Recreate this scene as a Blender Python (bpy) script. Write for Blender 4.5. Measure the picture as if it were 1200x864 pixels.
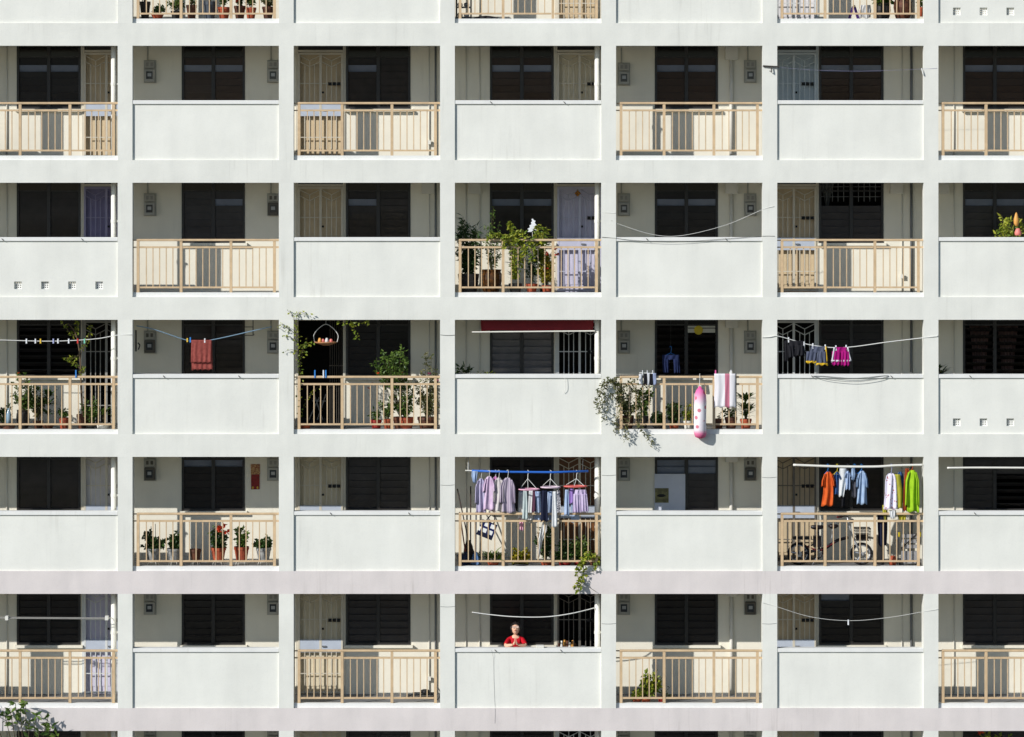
import bpy, bmesh, math, random
from mathutils import Vector, Matrix
R = math.radians
random.seed(7)
for o in list(bpy.data.objects): bpy.data.objects.remove(o, do_unlink=True)
scene = bpy.context.scene
COL = scene.collection

# ------------------------------------------------------------------ camera, sky, sun, exposure
S = 59.5          # photo pixels per metre on the front face of the block
DC = 60.8         # metres from the camera to that face
XH, YH = 640.0, 200.0   # photo pixel straight ahead of the camera
ZC = 21.4         # camera height
cd = bpy.data.cameras.new('camera'); cam = bpy.data.objects.new('camera', cd); COL.objects.link(cam)
cam.location = (0, -DC, ZC); cam.rotation_euler = (R(90), 0, 0)
cd.sensor_width = 36.0; cd.lens = 36.0*DC/(1200/S)
cd.shift_x = (600-XH)/1200; cd.shift_y = (YH-432)/1200
cd.clip_start = 0.5; cd.clip_end = 2000
scene.camera = cam
SUN_TO = Vector((-1.6, -1.4, 1.163)).normalized()      # towards the sun
world = bpy.data.worlds.new('World'); scene.world = world; world.use_nodes = True
wn = world.node_tree; wn.nodes.clear()
sky = wn.nodes.new('ShaderNodeTexSky'); sky.sky_type = 'NISHITA'; sky.sun_disc = False
sky.sun_elevation = math.asin(SUN_TO.z); sky.sun_rotation = math.atan2(SUN_TO.x, SUN_TO.y)
sky.air_density = 1.0; sky.dust_density = 0.4; sky.ozone_density = 3.0
bg = wn.nodes.new('ShaderNodeBackground'); bg.inputs['Strength'].default_value = 0.09
wo = wn.nodes.new('ShaderNodeOutputWorld')
wn.links.new(sky.outputs[0], bg.inputs[0]); wn.links.new(bg.outputs[0], wo.inputs[0])
sd = bpy.data.lights.new('sun', 'SUN'); sd.energy = 4.1; sd.angle = R(0.5); sd.color = (1.0, 0.975, 0.945)
sun = bpy.data.objects.new('sun', sd); COL.objects.link(sun)
sun.rotation_euler = (-SUN_TO).to_track_quat('-Z', 'Y').to_euler(); sun.location = (-30, -40, 60)
vs = scene.view_settings; vs.view_transform = 'Standard'; vs.look = 'None'; vs.exposure = 0.08; vs.gamma = 1.0
vs.use_curve_mapping = False
scene.render.engine = 'CYCLES'

# ------------------------------------------------------------------ pixel -> place
def P(px, py, Y=0.0):
    k = (DC+Y)/DC
    return Vector(((px-XH)/S*k, Y, ZC+(YH-py)/S*k))
def rowtop(r): return 53.7+160.6*(r-1)          # top of the openings of a storey, photo rows
def colx(c): return 155.2+188.9*(c-2)           # left edge of an opening
BW = 171.6
def FX(px): return (px-XH)/S
def FZ(py): return ZC+(YH-py)/S
YB = 1.4                                        # back wall of the gallery
def BX(px): return (px-XH)/S*(DC+YB)/DC
def floorz(r): return FZ(rowtop(r)+131.5)

# ------------------------------------------------------------------ materials
def lin(c):
    return tuple(((v/255.0)/12.92 if v/255.0 <= 0.04045 else (((v/255.0)+0.055)/1.055)**2.4) for v in c)
MATS = {}
def mat(name, rgb, rough=0.6, var=0.06, scale=6.0, streak=0.0, bump=0.0, metal=0.0, spec=0.4, island=0.0, rgb2=None, transl=0.0, coat=0.0):
    if name in MATS: return MATS[name]
    m = bpy.data.materials.new(name); m.use_nodes = True; nt = m.node_tree; nd = nt.nodes; L = nt.links
    b = nd['Principled BSDF']; b.inputs['Roughness'].default_value = rough; b.inputs['Metallic'].default_value = metal
    b.inputs['Specular IOR Level'].default_value = spec; b.inputs['Coat Weight'].default_value = coat
    c = lin(rgb); c2 = lin(rgb2) if rgb2 else None
    geo = nd.new('ShaderNodeNewGeometry')
    def noise(sc, det=4, stretch=None):
        n = nd.new('ShaderNodeTexNoise'); n.inputs['Scale'].default_value = sc; n.inputs['Detail'].default_value = det
        if stretch:
            mp = nd.new('ShaderNodeMapping'); mp.inputs['Scale'].default_value = stretch
            L.new(geo.outputs['Position'], mp.inputs['Vector']); L.new(mp.outputs[0], n.inputs['Vector'])
        else: L.new(geo.outputs['Position'], n.inputs['Vector'])
        return n
    def mixc(fac, a, bcol, typ='MIX'):
        mx = nd.new('ShaderNodeMix'); mx.data_type = 'RGBA'; mx.blend_type = typ
        for s, v in ((0, fac), (6, a), (7, bcol)):
            if hasattr(v, 'links'): L.new(v, mx.inputs[s])
            elif s == 0: mx.inputs[0].default_value = v
            else: mx.inputs[s].default_value = (*v, 1)
        return mx.outputs[2]
    def ramp(inp, lo, hi):
        r = nd.new('ShaderNodeMapRange'); r.inputs['From Min'].default_value = lo; r.inputs['From Max'].default_value = hi
        L.new(inp, r.inputs['Value']); return r.outputs[0]
    cur = c
    if island and c2:
        cur = mixc(geo.outputs['Random Per Island'], c, c2)
    elif c2:
        cur = mixc(ramp(noise(scale*0.7).outputs['Fac'], 0.35, 0.65), c, c2)
    n1 = noise(scale)
    lo = tuple(max(0, 1-var*1.6) for _ in range(3)); hi = tuple(1+var*0.6 for _ in range(3))
    cur = mixc(1.0, cur, mixc(ramp(n1.outputs['Fac'], 0.3, 0.7), lo, hi), 'MULTIPLY')
    if streak:
        n2 = noise(1.0, 5, (3.2, 3.2, 0.5))
        cur = mixc(1.0, cur, mixc(ramp(n2.outputs['Fac'], 0.42, 0.72), (1, 1, 1), (1-streak, 1-streak*0.95, 1-streak*0.9)), 'MULTIPLY')
        n4 = noise(1.0, 6, (14.0, 14.0, 0.8)); n5 = noise(0.5, 3)
        mm_ = nd.new('ShaderNodeMath'); mm_.operation = 'MULTIPLY'; L.new(ramp(n4.outputs['Fac'], 0.56, 0.74), mm_.inputs[0]); L.new(ramp(n5.outputs['Fac'], 0.48, 0.66), mm_.inputs[1]); mm_.use_clamp = True
        cur = mixc(1.0, cur, mixc(mm_.outputs[0], (1, 1, 1), (1-streak*2.4, 1-streak*2.5, 1-streak*2.7)), 'MULTIPLY')
        n3 = noise(38.0, 3)
        cur = mixc(1.0, cur, mixc(ramp(n3.outputs['Fac'], 0.25, 0.5), (1-streak*0.7, 1-streak*0.7, 1-streak*0.7), (1, 1, 1)), 'MULTIPLY')
    L.new(cur if hasattr(cur, 'links') else cur, b.inputs['Base Color'])
    if bump:
        bn = nd.new('ShaderNodeBump'); bn.inputs['Strength'].default_value = bump; bn.inputs['Distance'].default_value = 0.02
        nb = noise(7.0, 6); L.new(nb.outputs['Fac'], bn.inputs['Height']); L.new(bn.outputs[0], b.inputs['Normal'])
    if transl:
        tr = nd.new('ShaderNodeBsdfTranslucent'); mx = nd.new('ShaderNodeMixShader'); mx.inputs[0].default_value = transl
        L.new(cur, tr.inputs['Color']); L.new(b.outputs[0], mx.inputs[1]); L.new(tr.outputs[0], mx.inputs[2])
        L.new(mx.outputs[0], nd['Material Output'].inputs['Surface'])
    MATS[name] = m
    return m
mat('parapet_paint', (231, 231, 222), 0.75, 0.04, 1.1, 0.05, 0.16)
mat('beam_paint', (228, 228, 219), 0.8, 0.045, 1.5, 0.07, 0.18)
mat('pillar_paint', (228, 228, 219), 0.8, 0.04, 1.6, 0.06, 0.16)
mat('cap_paint', (231, 231, 226), 0.7, 0.03, 3.0, 0.05)
mat('pink_paint', (221, 213, 209), 0.8, 0.045, 1.6, 0.08, 0.18)
mat('cream_wall', (240, 234, 216), 0.8, 0.035, 1.4, 0.04, 0.15)
mat('cream_pipe', (224, 220, 208), 0.5, 0.03)
mat('white_pipe', (232, 230, 220), 0.45, 0.03)
mat('ceiling_paint', (206, 206, 202), 0.85, 0.04, 2)
mat('gallery_floor', (132, 133, 134), 0.7, 0.10, 5)
mat('room_dark', (40, 38, 36), 0.9, 0.1)
mat('tan_metal', (212, 184, 146), 0.42, 0.09, 8, streak=0.05)
mat('window_frame', (46, 44, 43), 0.4, 0.1)
mat('louvre_charcoal', (58, 56, 57), 0.28, 0.14, 5, spec=0.4)
mat('louvre_smoke', (50, 46, 44), 0.25, 0.14, 5, spec=0.4)
mat('louvre_glass', (42, 40, 40), 0.3, 0.12, 5, spec=0.3)
mat('louvre_brown', (58, 44, 36), 0.3, 0.12, 5)
mat('louvre_grey', (120, 118, 120), 0.35, 0.12, 5)
mat('slat_reflection', (118, 126, 142), 0.2, 0.08, 4)  # reflection in the louvres, painted as a pale blue-grey slat colour
mat('dark_pane', (14, 14, 15), 0.12, 0.1, spec=0.2)
mat('meter_grey', (176, 174, 164), 0.6, 0.06)
mat('meter_dark', (92, 88, 78), 0.5, 0.1)
mat('fuse_grey', (146, 144, 136), 0.6, 0.08)
mat('meter_glass', (58, 62, 66), 0.15, 0.1)
mat('meter_dial', (176, 178, 178), 0.5, 0.1)
mat('black_slot', (16, 16, 16), 0.6, 0.1)
mat('steel', (150, 152, 156), 0.35, 0.05, metal=0.6)
mat('galv', (120, 122, 122), 0.5, 0.08, metal=0.3)
mat('hook_metal', (60, 56, 52), 0.6, 0.1)
mat('rope_white', (222, 222, 216), 0.7, 0.04)
mat('rope_blue', (120, 150, 172), 0.7, 0.05)
mat('rope_lilac', (150, 146, 180), 0.7, 0.05)
mat('rope_dark', (54, 56, 54), 0.7, 0.05)
mat('pole_blue', (44, 104, 196), 0.4, 0.04)
mat('pole_white', (228, 226, 216), 0.45, 0.03)
mat('terracotta', (176, 84, 52), 0.75, 0.12, 10, rgb2=(150, 72, 48))
mat('pot_brown', (104, 62, 40), 0.6, 0.2, 12, rgb2=(72, 44, 32))
mat('pot_dark', (44, 42, 40), 0.5, 0.12)
mat('pot_grey', (158, 160, 158), 0.6, 0.12, 14, rgb2=(120, 122, 122))
mat('pot_white', (220, 218, 208), 0.5, 0.06)
mat('pot_red', (150, 40, 34), 0.55, 0.1)
mat('pot_glazed', (110, 70, 30), 0.3, 0.35, 14, rgb2=(52, 36, 22))
mat('soil', (50, 38, 30), 0.95, 0.2, 30)
mat('bark', (104, 86, 66), 0.85, 0.15, 30)
mat('twig', (92, 84, 60), 0.85, 0.15, 30)
def leafm(n, a, b): return mat(n, a, 0.45, 0.12, 9, island=1, rgb2=b, transl=0.22, spec=0.35)
leafm('leaf_dark', (38, 62, 30), (74, 102, 48))
leafm('leaf_mid', (62, 92, 38), (112, 136, 58))
leafm('leaf_yellow', (98, 124, 40), (176, 178, 62))
leafm('leaf_dry', (78, 92, 50), (128, 122, 78))
leafm('leaf_croton', (120, 130, 38), (186, 164, 50))
mat('flower_red', (206, 44, 28), 0.5, 0.12, island=1, rgb2=(226, 86, 44), transl=0.2)
mat('flower_pink', (198, 56, 130), 0.5, 0.12, island=1, rgb2=(222, 120, 170), transl=0.2)
mat('flower_orange', (222, 110, 40), 0.5, 0.12, island=1, rgb2=(226, 80, 40), transl=0.2)

# ------------------------------------------------------------------ mesh helpers
WL = {}     # world place of every parent
def link(name, me, material, loc, parent=None):
    o = bpy.data.objects.new(name, me); COL.objects.link(o)
    loc = Vector(loc)
    if material and not me.materials: me.materials.append(MATS[material])
    WL[o.name] = loc
    if parent is not None:
        o.parent = parent; o.location = loc-WL[parent.name]
    else: o.location = loc
    return o
BOXES = {}
def box(name, x0, x1, y0, y1, z0, z1, material, parent=None, bev=0.0, rot=None):
    sx, sy, sz = abs(x1-x0), abs(y1-y0), abs(z1-z0)
    key = (round(sx, 4), round(sy, 4), round(sz, 4), material, bev)
    if key not in BOXES:
        bm = bmesh.new(); bmesh.ops.create_cube(bm, size=1.0)
        for v in bm.verts: v.co = Vector((v.co.x*sx, v.co.y*sy, v.co.z*sz))
        if bev: bmesh.ops.bevel(bm, geom=list(bm.edges), offset=bev, segments=1, affect='EDGES', profile=0.5)
        me = bpy.data.meshes.new(name); bm.to_mesh(me); bm.free(); me.materials.append(MATS[material]); BOXES[key] = me
    o = link(name, BOXES[key], None, ((x0+x1)/2, (y0+y1)/2, (z0+z1)/2), parent)
    if rot: o.rotation_euler = rot
    return o
class MB:
    def __init__(self): self.v = []; self.f = []; self.mi = []; self.cur = 0
    def add(self, vs, fs):
        n = len(self.v); self.v += [tuple(p) for p in vs]; self.f += [tuple(i+n for i in f) for f in fs]; self.mi += [self.cur]*len(fs)
    def box(self, x0, x1, y0, y1, z0, z1):
        vs = [(x, y, z) for x in (x0, x1) for y in (y0, y1) for z in (z0, z1)]
        self.add(vs, [(0, 1, 3, 2), (4, 6, 7, 5), (0, 4, 5, 1), (2, 3, 7, 6), (0, 2, 6, 4), (1, 5, 7, 3)])
    def tube(self, pts, r, n=6, r2=None, cap=True):
        pts = [Vector(p) for p in pts]; m = len(pts); rings = []; up = None
        for i, p in enumerate(pts):
            d = (pts[min(i+1, m-1)]-pts[max(i-1, 0)])
            if d.length < 1e-9: d = Vector((0, 0, 1))
            d.normalize()
            a = Vector((0, 1, 0)) if abs(d.y) < 0.9 else Vector((1, 0, 0))
            u = d.cross(a).normalized(); w = d.cross(u)
            rr = r if r2 is None else r+(r2-r)*i/(m-1)
            rings.append([p+u*rr*math.cos(2*math.pi*k/n)+w*rr*math.sin(2*math.pi*k/n) for k in range(n)])
        vs = [q for ring in rings for q in ring]; fs = []
        for i in range(m-1):
            for k in range(n): fs.append((i*n+k, i*n+(k+1) % n, (i+1)*n+(k+1) % n, (i+1)*n+k))
        if cap: fs.append(tuple(range(n))); fs.append(tuple((m-1)*n+k for k in range(n)))
        self.add(vs, fs)
    def lathe(self, c, prof, n=16, sy=1.0):
        c = Vector(c); vs = []; fs = []
        for (r, z) in prof:
            for k in range(n):
                a = 2*math.pi*k/n; vs.append((c.x+r*math.cos(a), c.y+r*sy*math.sin(a), c.z+z))
        for i in range(len(prof)-1):
            for k in range(n): fs.append((i*n+k, i*n+(k+1) % n, (i+1)*n+(k+1) % n, (i+1)*n+k))
        fs.append(tuple(range(n))); fs.append(tuple((len(prof)-1)*n+k for k in range(n)))
        self.add(vs, fs)
    def leaf(self, p, d, L, w, fold=0.25):
        p = Vector(p); d = Vector(d).normalized()
        a = Vector((random.uniform(-1, 1), random.uniform(-1, 1), random.uniform(-1, 1)))
        s = d.cross(a)
        if s.length < 1e-4: s = d.cross(Vector((0, 0.3, 1)))
        s.normalize(); nrm = d.cross(s)
        mid = p+d*L*0.45
        self.add([p, mid+s*w*0.5+nrm*w*fold, p+d*L, mid-s*w*0.5+nrm*w*fold, mid], [(0, 4, 1), (1, 4, 2), (0, 3, 4), (4, 3, 2)])
    def blade(self, p, d, L, w, droop=0.4, seg=4):
        p = Vector(p); d = Vector(d).normalized(); s = d.cross(Vector((0, 0, 1)))
        if s.length < 1e-3: s = Vector((1, 0, 0))
        s.normalize(); vs = []; q = p.copy(); dd = d.copy()
        for i in range(seg+1):
            t = i/seg; ww = w*math.sin(math.pi*(0.12+0.88*t))*0.5+0.001
            vs += [q-s*ww, q+s*ww]; q = q+dd*L/seg; dd = (dd+Vector((0, 0, -droop/seg))).normalized()
        self.add(vs, [(2*i, 2*i+1, 2*i+3, 2*i+2) for i in range(seg)])
    def build(self, name, material, parent=None, smooth=False, loc=None):
        xs = [v[0] for v in self.v]; ys = [v[1] for v in self.v]; zs = [v[2] for v in self.v]
        c = Vector(loc) if loc is not None else Vector(((min(xs)+max(xs))/2, (min(ys)+max(ys))/2, min(zs)))
        me = bpy.data.meshes.new(name)
        me.from_pydata([(a-c.x, b-c.y, d-c.z) for a, b, d in self.v], [], self.f)
        ml = material if isinstance(material, (list, tuple)) else [material]
        for m in ml: me.materials.append(MATS[m])
        if len(ml) > 1: me.polygons.foreach_set('material_index', self.mi)
        if smooth: me.polygons.foreach_set('use_smooth', [True]*len(me.polygons))
        bm = bmesh.new(); bm.from_mesh(me)
        bmesh.ops.recalc_face_normals(bm, faces=list(bm.faces)); bm.to_mesh(me); bm.free()
        return link(name, me, None, c, parent)
def tag(o, label, cat, group=None):
    o['label'] = label; o['category'] = cat
    if group: o['group'] = group
    return o
def thing(name, label, cat, loc, group=None):
    o = bpy.data.objects.new(name, None); COL.objects.link(o); o.location = loc; o.empty_display_size = 0.1
    WL[o.name] = Vector(loc); return tag(o, label, cat, group)
def struct(o): o['kind'] = 'structure'; return o

# ------------------------------------------------------------------ ground
gm = MB(); gm.add([(-500, -500, -0.02), (500, -500, -0.02), (500, 500, -0.02), (-500, 500, -0.02)], [(0, 1, 2, 3)])
mat('ground_mix', (74, 84, 70), 0.9, 0.15, 0.3, rgb2=(98, 100, 102))
struct(gm.build('ground', 'ground_mix'))

# ------------------------------------------------------------------ the block of flats
block = thing('apartment_block', 'white gallery block of flats with open corridors, tan railings and solid white parapets', 'building', (0, 0, 0))
C0, C1 = 0, 8            # bays built, one more than the photo shows at each side
R0, R1 = -1, 9           # storeys built
LEFT, RIGHT = FX(colx(C0)-17.3), FX(colx(C1)+BW+17.3)
RAIL = {(r, c) for r in range(0, 7) for c in range(1, 8) if (r+c) % 2 == 0} - {(3, 7)}
VENT = {(0, 7), (2, 1), (3, 7)}
SHOW_R = range(0, 7); SHOW_C = range(1, 8)
def pdepth(r): return max(0.15, 0.15+0.045*(r-1))
for r in range(R0, R1+1):
    t = rowtop(r)
    pink = r >= 4
    # beam under this storey's parapets, slab behind it
    b = box('beam', LEFT, RIGHT, 0, 0.2, FZ(t+160.6), FZ(t+134), 'pink_paint' if pink else 'beam_paint', block)
    if r == 4: b['label'] = 'pale pink beam across the facade under the laundry storey'
    box('floor_slab', LEFT, RIGHT, 0.2, 3.4, FZ(t+141), FZ(t+131.5), 'gallery_floor', block)
    box('ceiling', LEFT, RIGHT, 0.2, YB, FZ(t+141)-0.012, FZ(t+141)-0.002, 'ceiling_paint', block)
    if r == 0: continue
for r in range(R0, R1+1):
    t = rowtop(r)
    for c in range(C0, C1+2):
        x1 = FX(colx(c)); x0 = x1-17.3/S
        box('pillar', x0, x1, 0, pdepth(r), FZ(t+134), FZ(t), 'pillar_paint', block)
    for c in range(C0, C1+1):
        xa, xb = FX(colx(c)), FX(colx(c)+BW)
        if (r, c) in RAIL:
            box('curb', xa, xb, 0.06, 0.2, FZ(t+134), FZ(t+128.7), 'cap_paint', block)
            continue
        if (r, c) in VENT:
            m = MB(); zc = FZ(t+120.3); h = 0.075; vx = [16, 47.7, 79.4, 111.2] if c == 1 else [17.2, 48.6, 80, 111.5]
            base = colx(c) if c == 7 else 0
            xs = [FX(base+v+4.6) for v in vx] if c == 7 else [FX(v+4.6) for v in vx]
            zb, zt = FZ(t+134), FZ(t+68.5)
            m.box(xa, xb, 0.04, 0.2, zb, zc-h); m.box(xa, xb, 0.04, 0.2, zc+h, zt)
            prev = xa
            for x in xs: m.box(prev, x-h, 0.04, 0.2, zc-h, zc+h); prev = x+h
            m.box(prev, xb, 0.04, 0.2, zc-h, zc+h)
            par = m.build('parapet', 'parapet_paint', block)
            for x in xs:
                g = MB()
                for q in (-0.066, -0.022, 0.022, 0.066):
                    g.box(x+q-0.011, x+q+0.011, 0.092, 0.125, zc-h, zc+h); g.box(x-h, x+h, 0.093, 0.124, zc+q-0.011, zc+q+0.011)
                g.build('vent_block', 'cap_paint', par)
        else:
            par = box('parapet', xa, xb, 0.04, 0.2, FZ(t+134), FZ(t+68.5), 'parapet_paint', block)
        box('cap', xa+0.001, xb-0.001, 0.008, 0.225, FZ(t+68.5), FZ(t+64), 'cap_paint', par, bev=0.006)
        if r in SHOW_R and c in SHOW_C and (r*3+c) % 4 != 1:
            for hx in (42+random.uniform(-6, 6), 130+random.uniform(-6, 6)):
                m = MB(); p = P(colx(c)+hx, t+66.5, -0.01); m.tube([p+Vector((-0.018, 0.002, 0.018)), p, p+Vector((0.018, -0.004, -0.022))], 0.007, 5)
                m.build('hook', 'hook_metal', par)
# end walls and the rear closure of the flats
zlo, zhi = FZ(rowtop(R1)+160.6), FZ(rowtop(R0))
box('end_wall', LEFT-0.2, LEFT-0.002, 0, 3.4, zlo, zhi, 'beam_paint', block)
box('end_wall', RIGHT+0.002, RIGHT+0.2, 0, 3.4, zlo, zhi, 'beam_paint', block)
box('rear_wall', LEFT, RIGHT, 3.402, 3.5, zlo, zhi, 'room_dark', block)
zr = FZ(rowtop(R0))
box('roof_slab', LEFT-0.2, RIGHT+0.2, 0, 3.5, zr, zr+0.3, 'beam_paint', block)
box('plinth', LEFT-0.2, RIGHT+0.2, 0.0, 3.5, -0.02, zlo, 'beam_paint', block)

# back wall of the gallery: wall pieces, windows, doors
WBOT = 72.4
def spans():
    out = []   # (kind, col, x0, x1) in world metres
    for c in range(C0, C1+1):
        k = (c-1) % 3     # 0: window then door, 1: window between meters, 2: door then window
        o = 554.3*((c-1)//3)
        if k == 0: out += [('win', c, BX(19.8+o), BX(94.6+o)), ('door', c, BX(98.8+o), BX(151+o))]
        elif k == 1: out += [('win', c, BX(213+o), BX(287+o))]
        else: out += [('door', c, BX(349.5+o), BX(402+o)), ('win', c, BX(405.5+o), BX(481+o))]
    return sorted(out, key=lambda s: s[2])
SP = spans()
YW0, YW1 = YB, YB+0.12
def wallbox(x0, x1, z0, z1): return box('corridor_wall', x0, x1, YW0, YW1, z0, z1, 'cream_wall', block)
# look of each window and door
BAND = {}      # (r,c): (index of the slat painted pale as the glass reflection, which leaves)
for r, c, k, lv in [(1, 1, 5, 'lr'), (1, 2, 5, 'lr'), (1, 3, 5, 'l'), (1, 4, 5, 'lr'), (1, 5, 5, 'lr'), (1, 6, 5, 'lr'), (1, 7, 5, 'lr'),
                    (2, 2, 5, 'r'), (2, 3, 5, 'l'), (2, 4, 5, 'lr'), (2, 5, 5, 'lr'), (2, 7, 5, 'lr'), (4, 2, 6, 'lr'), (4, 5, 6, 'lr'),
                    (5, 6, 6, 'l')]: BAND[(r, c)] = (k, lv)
OPENW = {(3, 1), (3, 5), (3, 7), (2, 6), (4, 7)}
GREYW = {(3, 4), (4, 3)}
LM = ['louvre_glass', 'louvre_brown', 'louvre_grey', 'slat_reflection', 'louvre_charcoal', 'louvre_smoke']
slat_lo = MB()      # slats past the three hundred
nslat = 0
SLAT = {}
def slat_mesh(w, tilt, material):
    key = (round(w, 3), round(tilt, 2), material)
    if key not in SLAT:
        m = MB(); m.box(-w/2, w/2, -0.004, 0.004, -0.0775, 0.0775)
        me = bpy.data.meshes.new('slat'); rot = Matrix.Rotation(tilt, 3, 'X')
        me.from_pydata([tuple(rot @ Vector(v)) for v in m.v], [], m.f); me.materials.append(MATS[material]); SLAT[key] = me
    return SLAT[key]
def window(r, c, x0, x1):
    global nslat
    t = rowtop(r); zb = FZ(t+WBOT); zt = FZ(t-20); xm = (x0+x1)/2
    f = MB(); fw = 0.045; y0, y1 = YB-0.015, YB+0.06
    f.box(x0, x0+fw, y0, y1, zb, zt); f.box(x1-fw, x1, y0, y1, zb, zt); f.box(xm-0.035, xm+0.035, y0, y1, zb, zt)
    f.box(x0+fw, xm-0.035, y0, y1, zb, zb+fw); f.box(xm+0.035, x1-fw, y0, y1, zb, zb+fw)
    zs = zb+fw+7*0.139+0.012
    f.box(x0+fw, xm-0.035, y0, y1, zs, zs+0.03); f.box(xm+0.035, x1-fw, y0, y1, zs, zs+0.03)
    w = f.build('window', 'window_frame', block)
    box('sill', x0-0.03, x1+0.05, YB-0.09, YB-0.002, zb-0.055, zb-0.002, 'cream_wall', w)
    band = BAND.get((r, c)); op = (r, c) in OPENW; wr_ = random.Random(r*17+c); glass = wr_.choice(['louvre_glass', 'louvre_charcoal', 'louvre_smoke']); base_t = wr_.uniform(5, 13)
    for leaf, (a, b) in (('l', (x0+fw, xm-0.035)), ('r', (xm+0.035, x1-fw))):
        if (r, c) == (2, 6):  # grille in the upper part
            g = MB()
            for q in range(1, 5): g.tube([(a+(b-a)*q/5, YB+0.03, zs-0.2), (a+(b-a)*q/5, YB+0.03, zt)], 0.008, 4)
            for q in range(3): g.tube([(a, YB+0.03, zs-0.1+q*0.2), (b, YB+0.03, zs-0.1+q*0.2)], 0.008, 4)
            g.build('window_grille', 'galv', w)
        else:
            box('pane', a, b, YB+0.01, YB+0.018, zs+0.03, zt-0.01, 'dark_pane', w)
        for k in range(7):
            if (r, c) == (2, 6) and k > 4: continue
            if (r, c) == (4, 5) and leaf == 'l' and k < 5: continue
            zc = zb+fw+0.07+k*0.139
            isop = op and not ((r, c) == (2, 6)) and not ((r, c) == (4, 7) and leaf == 'l') and not ((r, c) == (4, 7) and k > 4)
            material = 'louvre_grey' if (r, c) in GREYW and (r, c) == (3, 4) else ('louvre_brown' if (r == 1 and c in (2, 4, 5, 6, 7)) else glass)
            tilt = R(base_t+wr_.uniform(-1.5, 2.5))
            if isop: tilt = R(62)
            elif material == 'louvre_grey': tilt = R(24)
            if band and (k == band[0] or ((r, c) == (4, 5) and k == 5)) and leaf in band[1]: material = 'slat_reflection'; tilt = R(20)  # reflection band coloured into this slat in place of the dark glass
            if r in (1, 2, 3) and nslat < 300:
                nslat += 1
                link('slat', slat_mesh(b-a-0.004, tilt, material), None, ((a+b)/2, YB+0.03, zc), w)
            else:
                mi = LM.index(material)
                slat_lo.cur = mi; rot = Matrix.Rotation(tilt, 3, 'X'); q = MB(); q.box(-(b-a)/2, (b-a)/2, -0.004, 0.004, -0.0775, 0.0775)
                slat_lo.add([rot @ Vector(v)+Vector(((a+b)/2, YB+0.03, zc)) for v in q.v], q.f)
    return w
def D(gate, door, opened=False, panel=None, slots=True): return dict(gate=gate, door=door, opened=opened, panel=panel or 'gate_grey', slots=slots)
mat('gate_cream', (210, 202, 184), 0.5, 0.04)
mat('gate_blue', (196, 204, 208), 0.5, 0.04)
mat('gate_purple', (146, 142, 172), 0.5, 0.05)
mat('gate_lilac', (196, 196, 214), 0.5, 0.04)
mat('gate_grey', (186, 194, 206), 0.45, 0.04)
mat('gate_white', (214, 216, 214), 0.45, 0.04)
mat('gate_dim', (150, 148, 142), 0.5, 0.05)
mat('gate_dark', (110, 104, 96), 0.5, 0.05)
mat('door_tan', (208, 188, 154), 0.5, 0.06, 6)
mat('door_cream', (220, 208, 180), 0.55, 0.05)
mat('door_blue', (182, 194, 200), 0.5, 0.05)
mat('door_purple', (128, 122, 158), 0.5, 0.06)
mat('door_lilac', (206, 202, 220), 0.5, 0.05)
mat('door_white', (226, 222, 222), 0.5, 0.05)
mat('door_brown', (122, 78, 42), 0.45, 0.14, 9)
DOORS = {(0, 4): D('gate_cream', 'door_tan', True), (0, 6): D('gate_white', 'door_white'),
         (1, 1): D('gate_cream', 'door_tan'), (1, 3): D('gate_cream', 'door_tan'), (1, 4): D('gate_cream', 'door_cream'), (1, 6): D('gate_blue', 'door_blue'),
         (2, 1): D('gate_purple', 'door_purple', panel='gate_purple', slots=False), (2, 3): D('gate_cream', 'door_tan', slots=False), (2, 4): D('gate_lilac', 'door_lilac', panel='gate_lilac'), (2, 6): D('gate_cream', 'door_tan'),
         (3, 1): D('gate_dim', None, True), (3, 3): None, (3, 4): D('gate_white', None, True), (3, 6): D('gate_white', None, True),
         (4, 1): D('gate_cream', 'door_white'), (4, 3): D('gate_cream', 'door_cream'), (4, 4): D('gate_cream', 'door_brown', slots=False), (4, 6): D('gate_dark', 'door_tan'),
         (5, 1): D('gate_white', 'door_lilac'), (5, 3): D('gate_cream', 'door_cream'), (5, 4): D('gate_dark', None, True), (5, 6): D('gate_cream', 'door_tan'),
         (6, 4): D('gate_white', None, True)}
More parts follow.
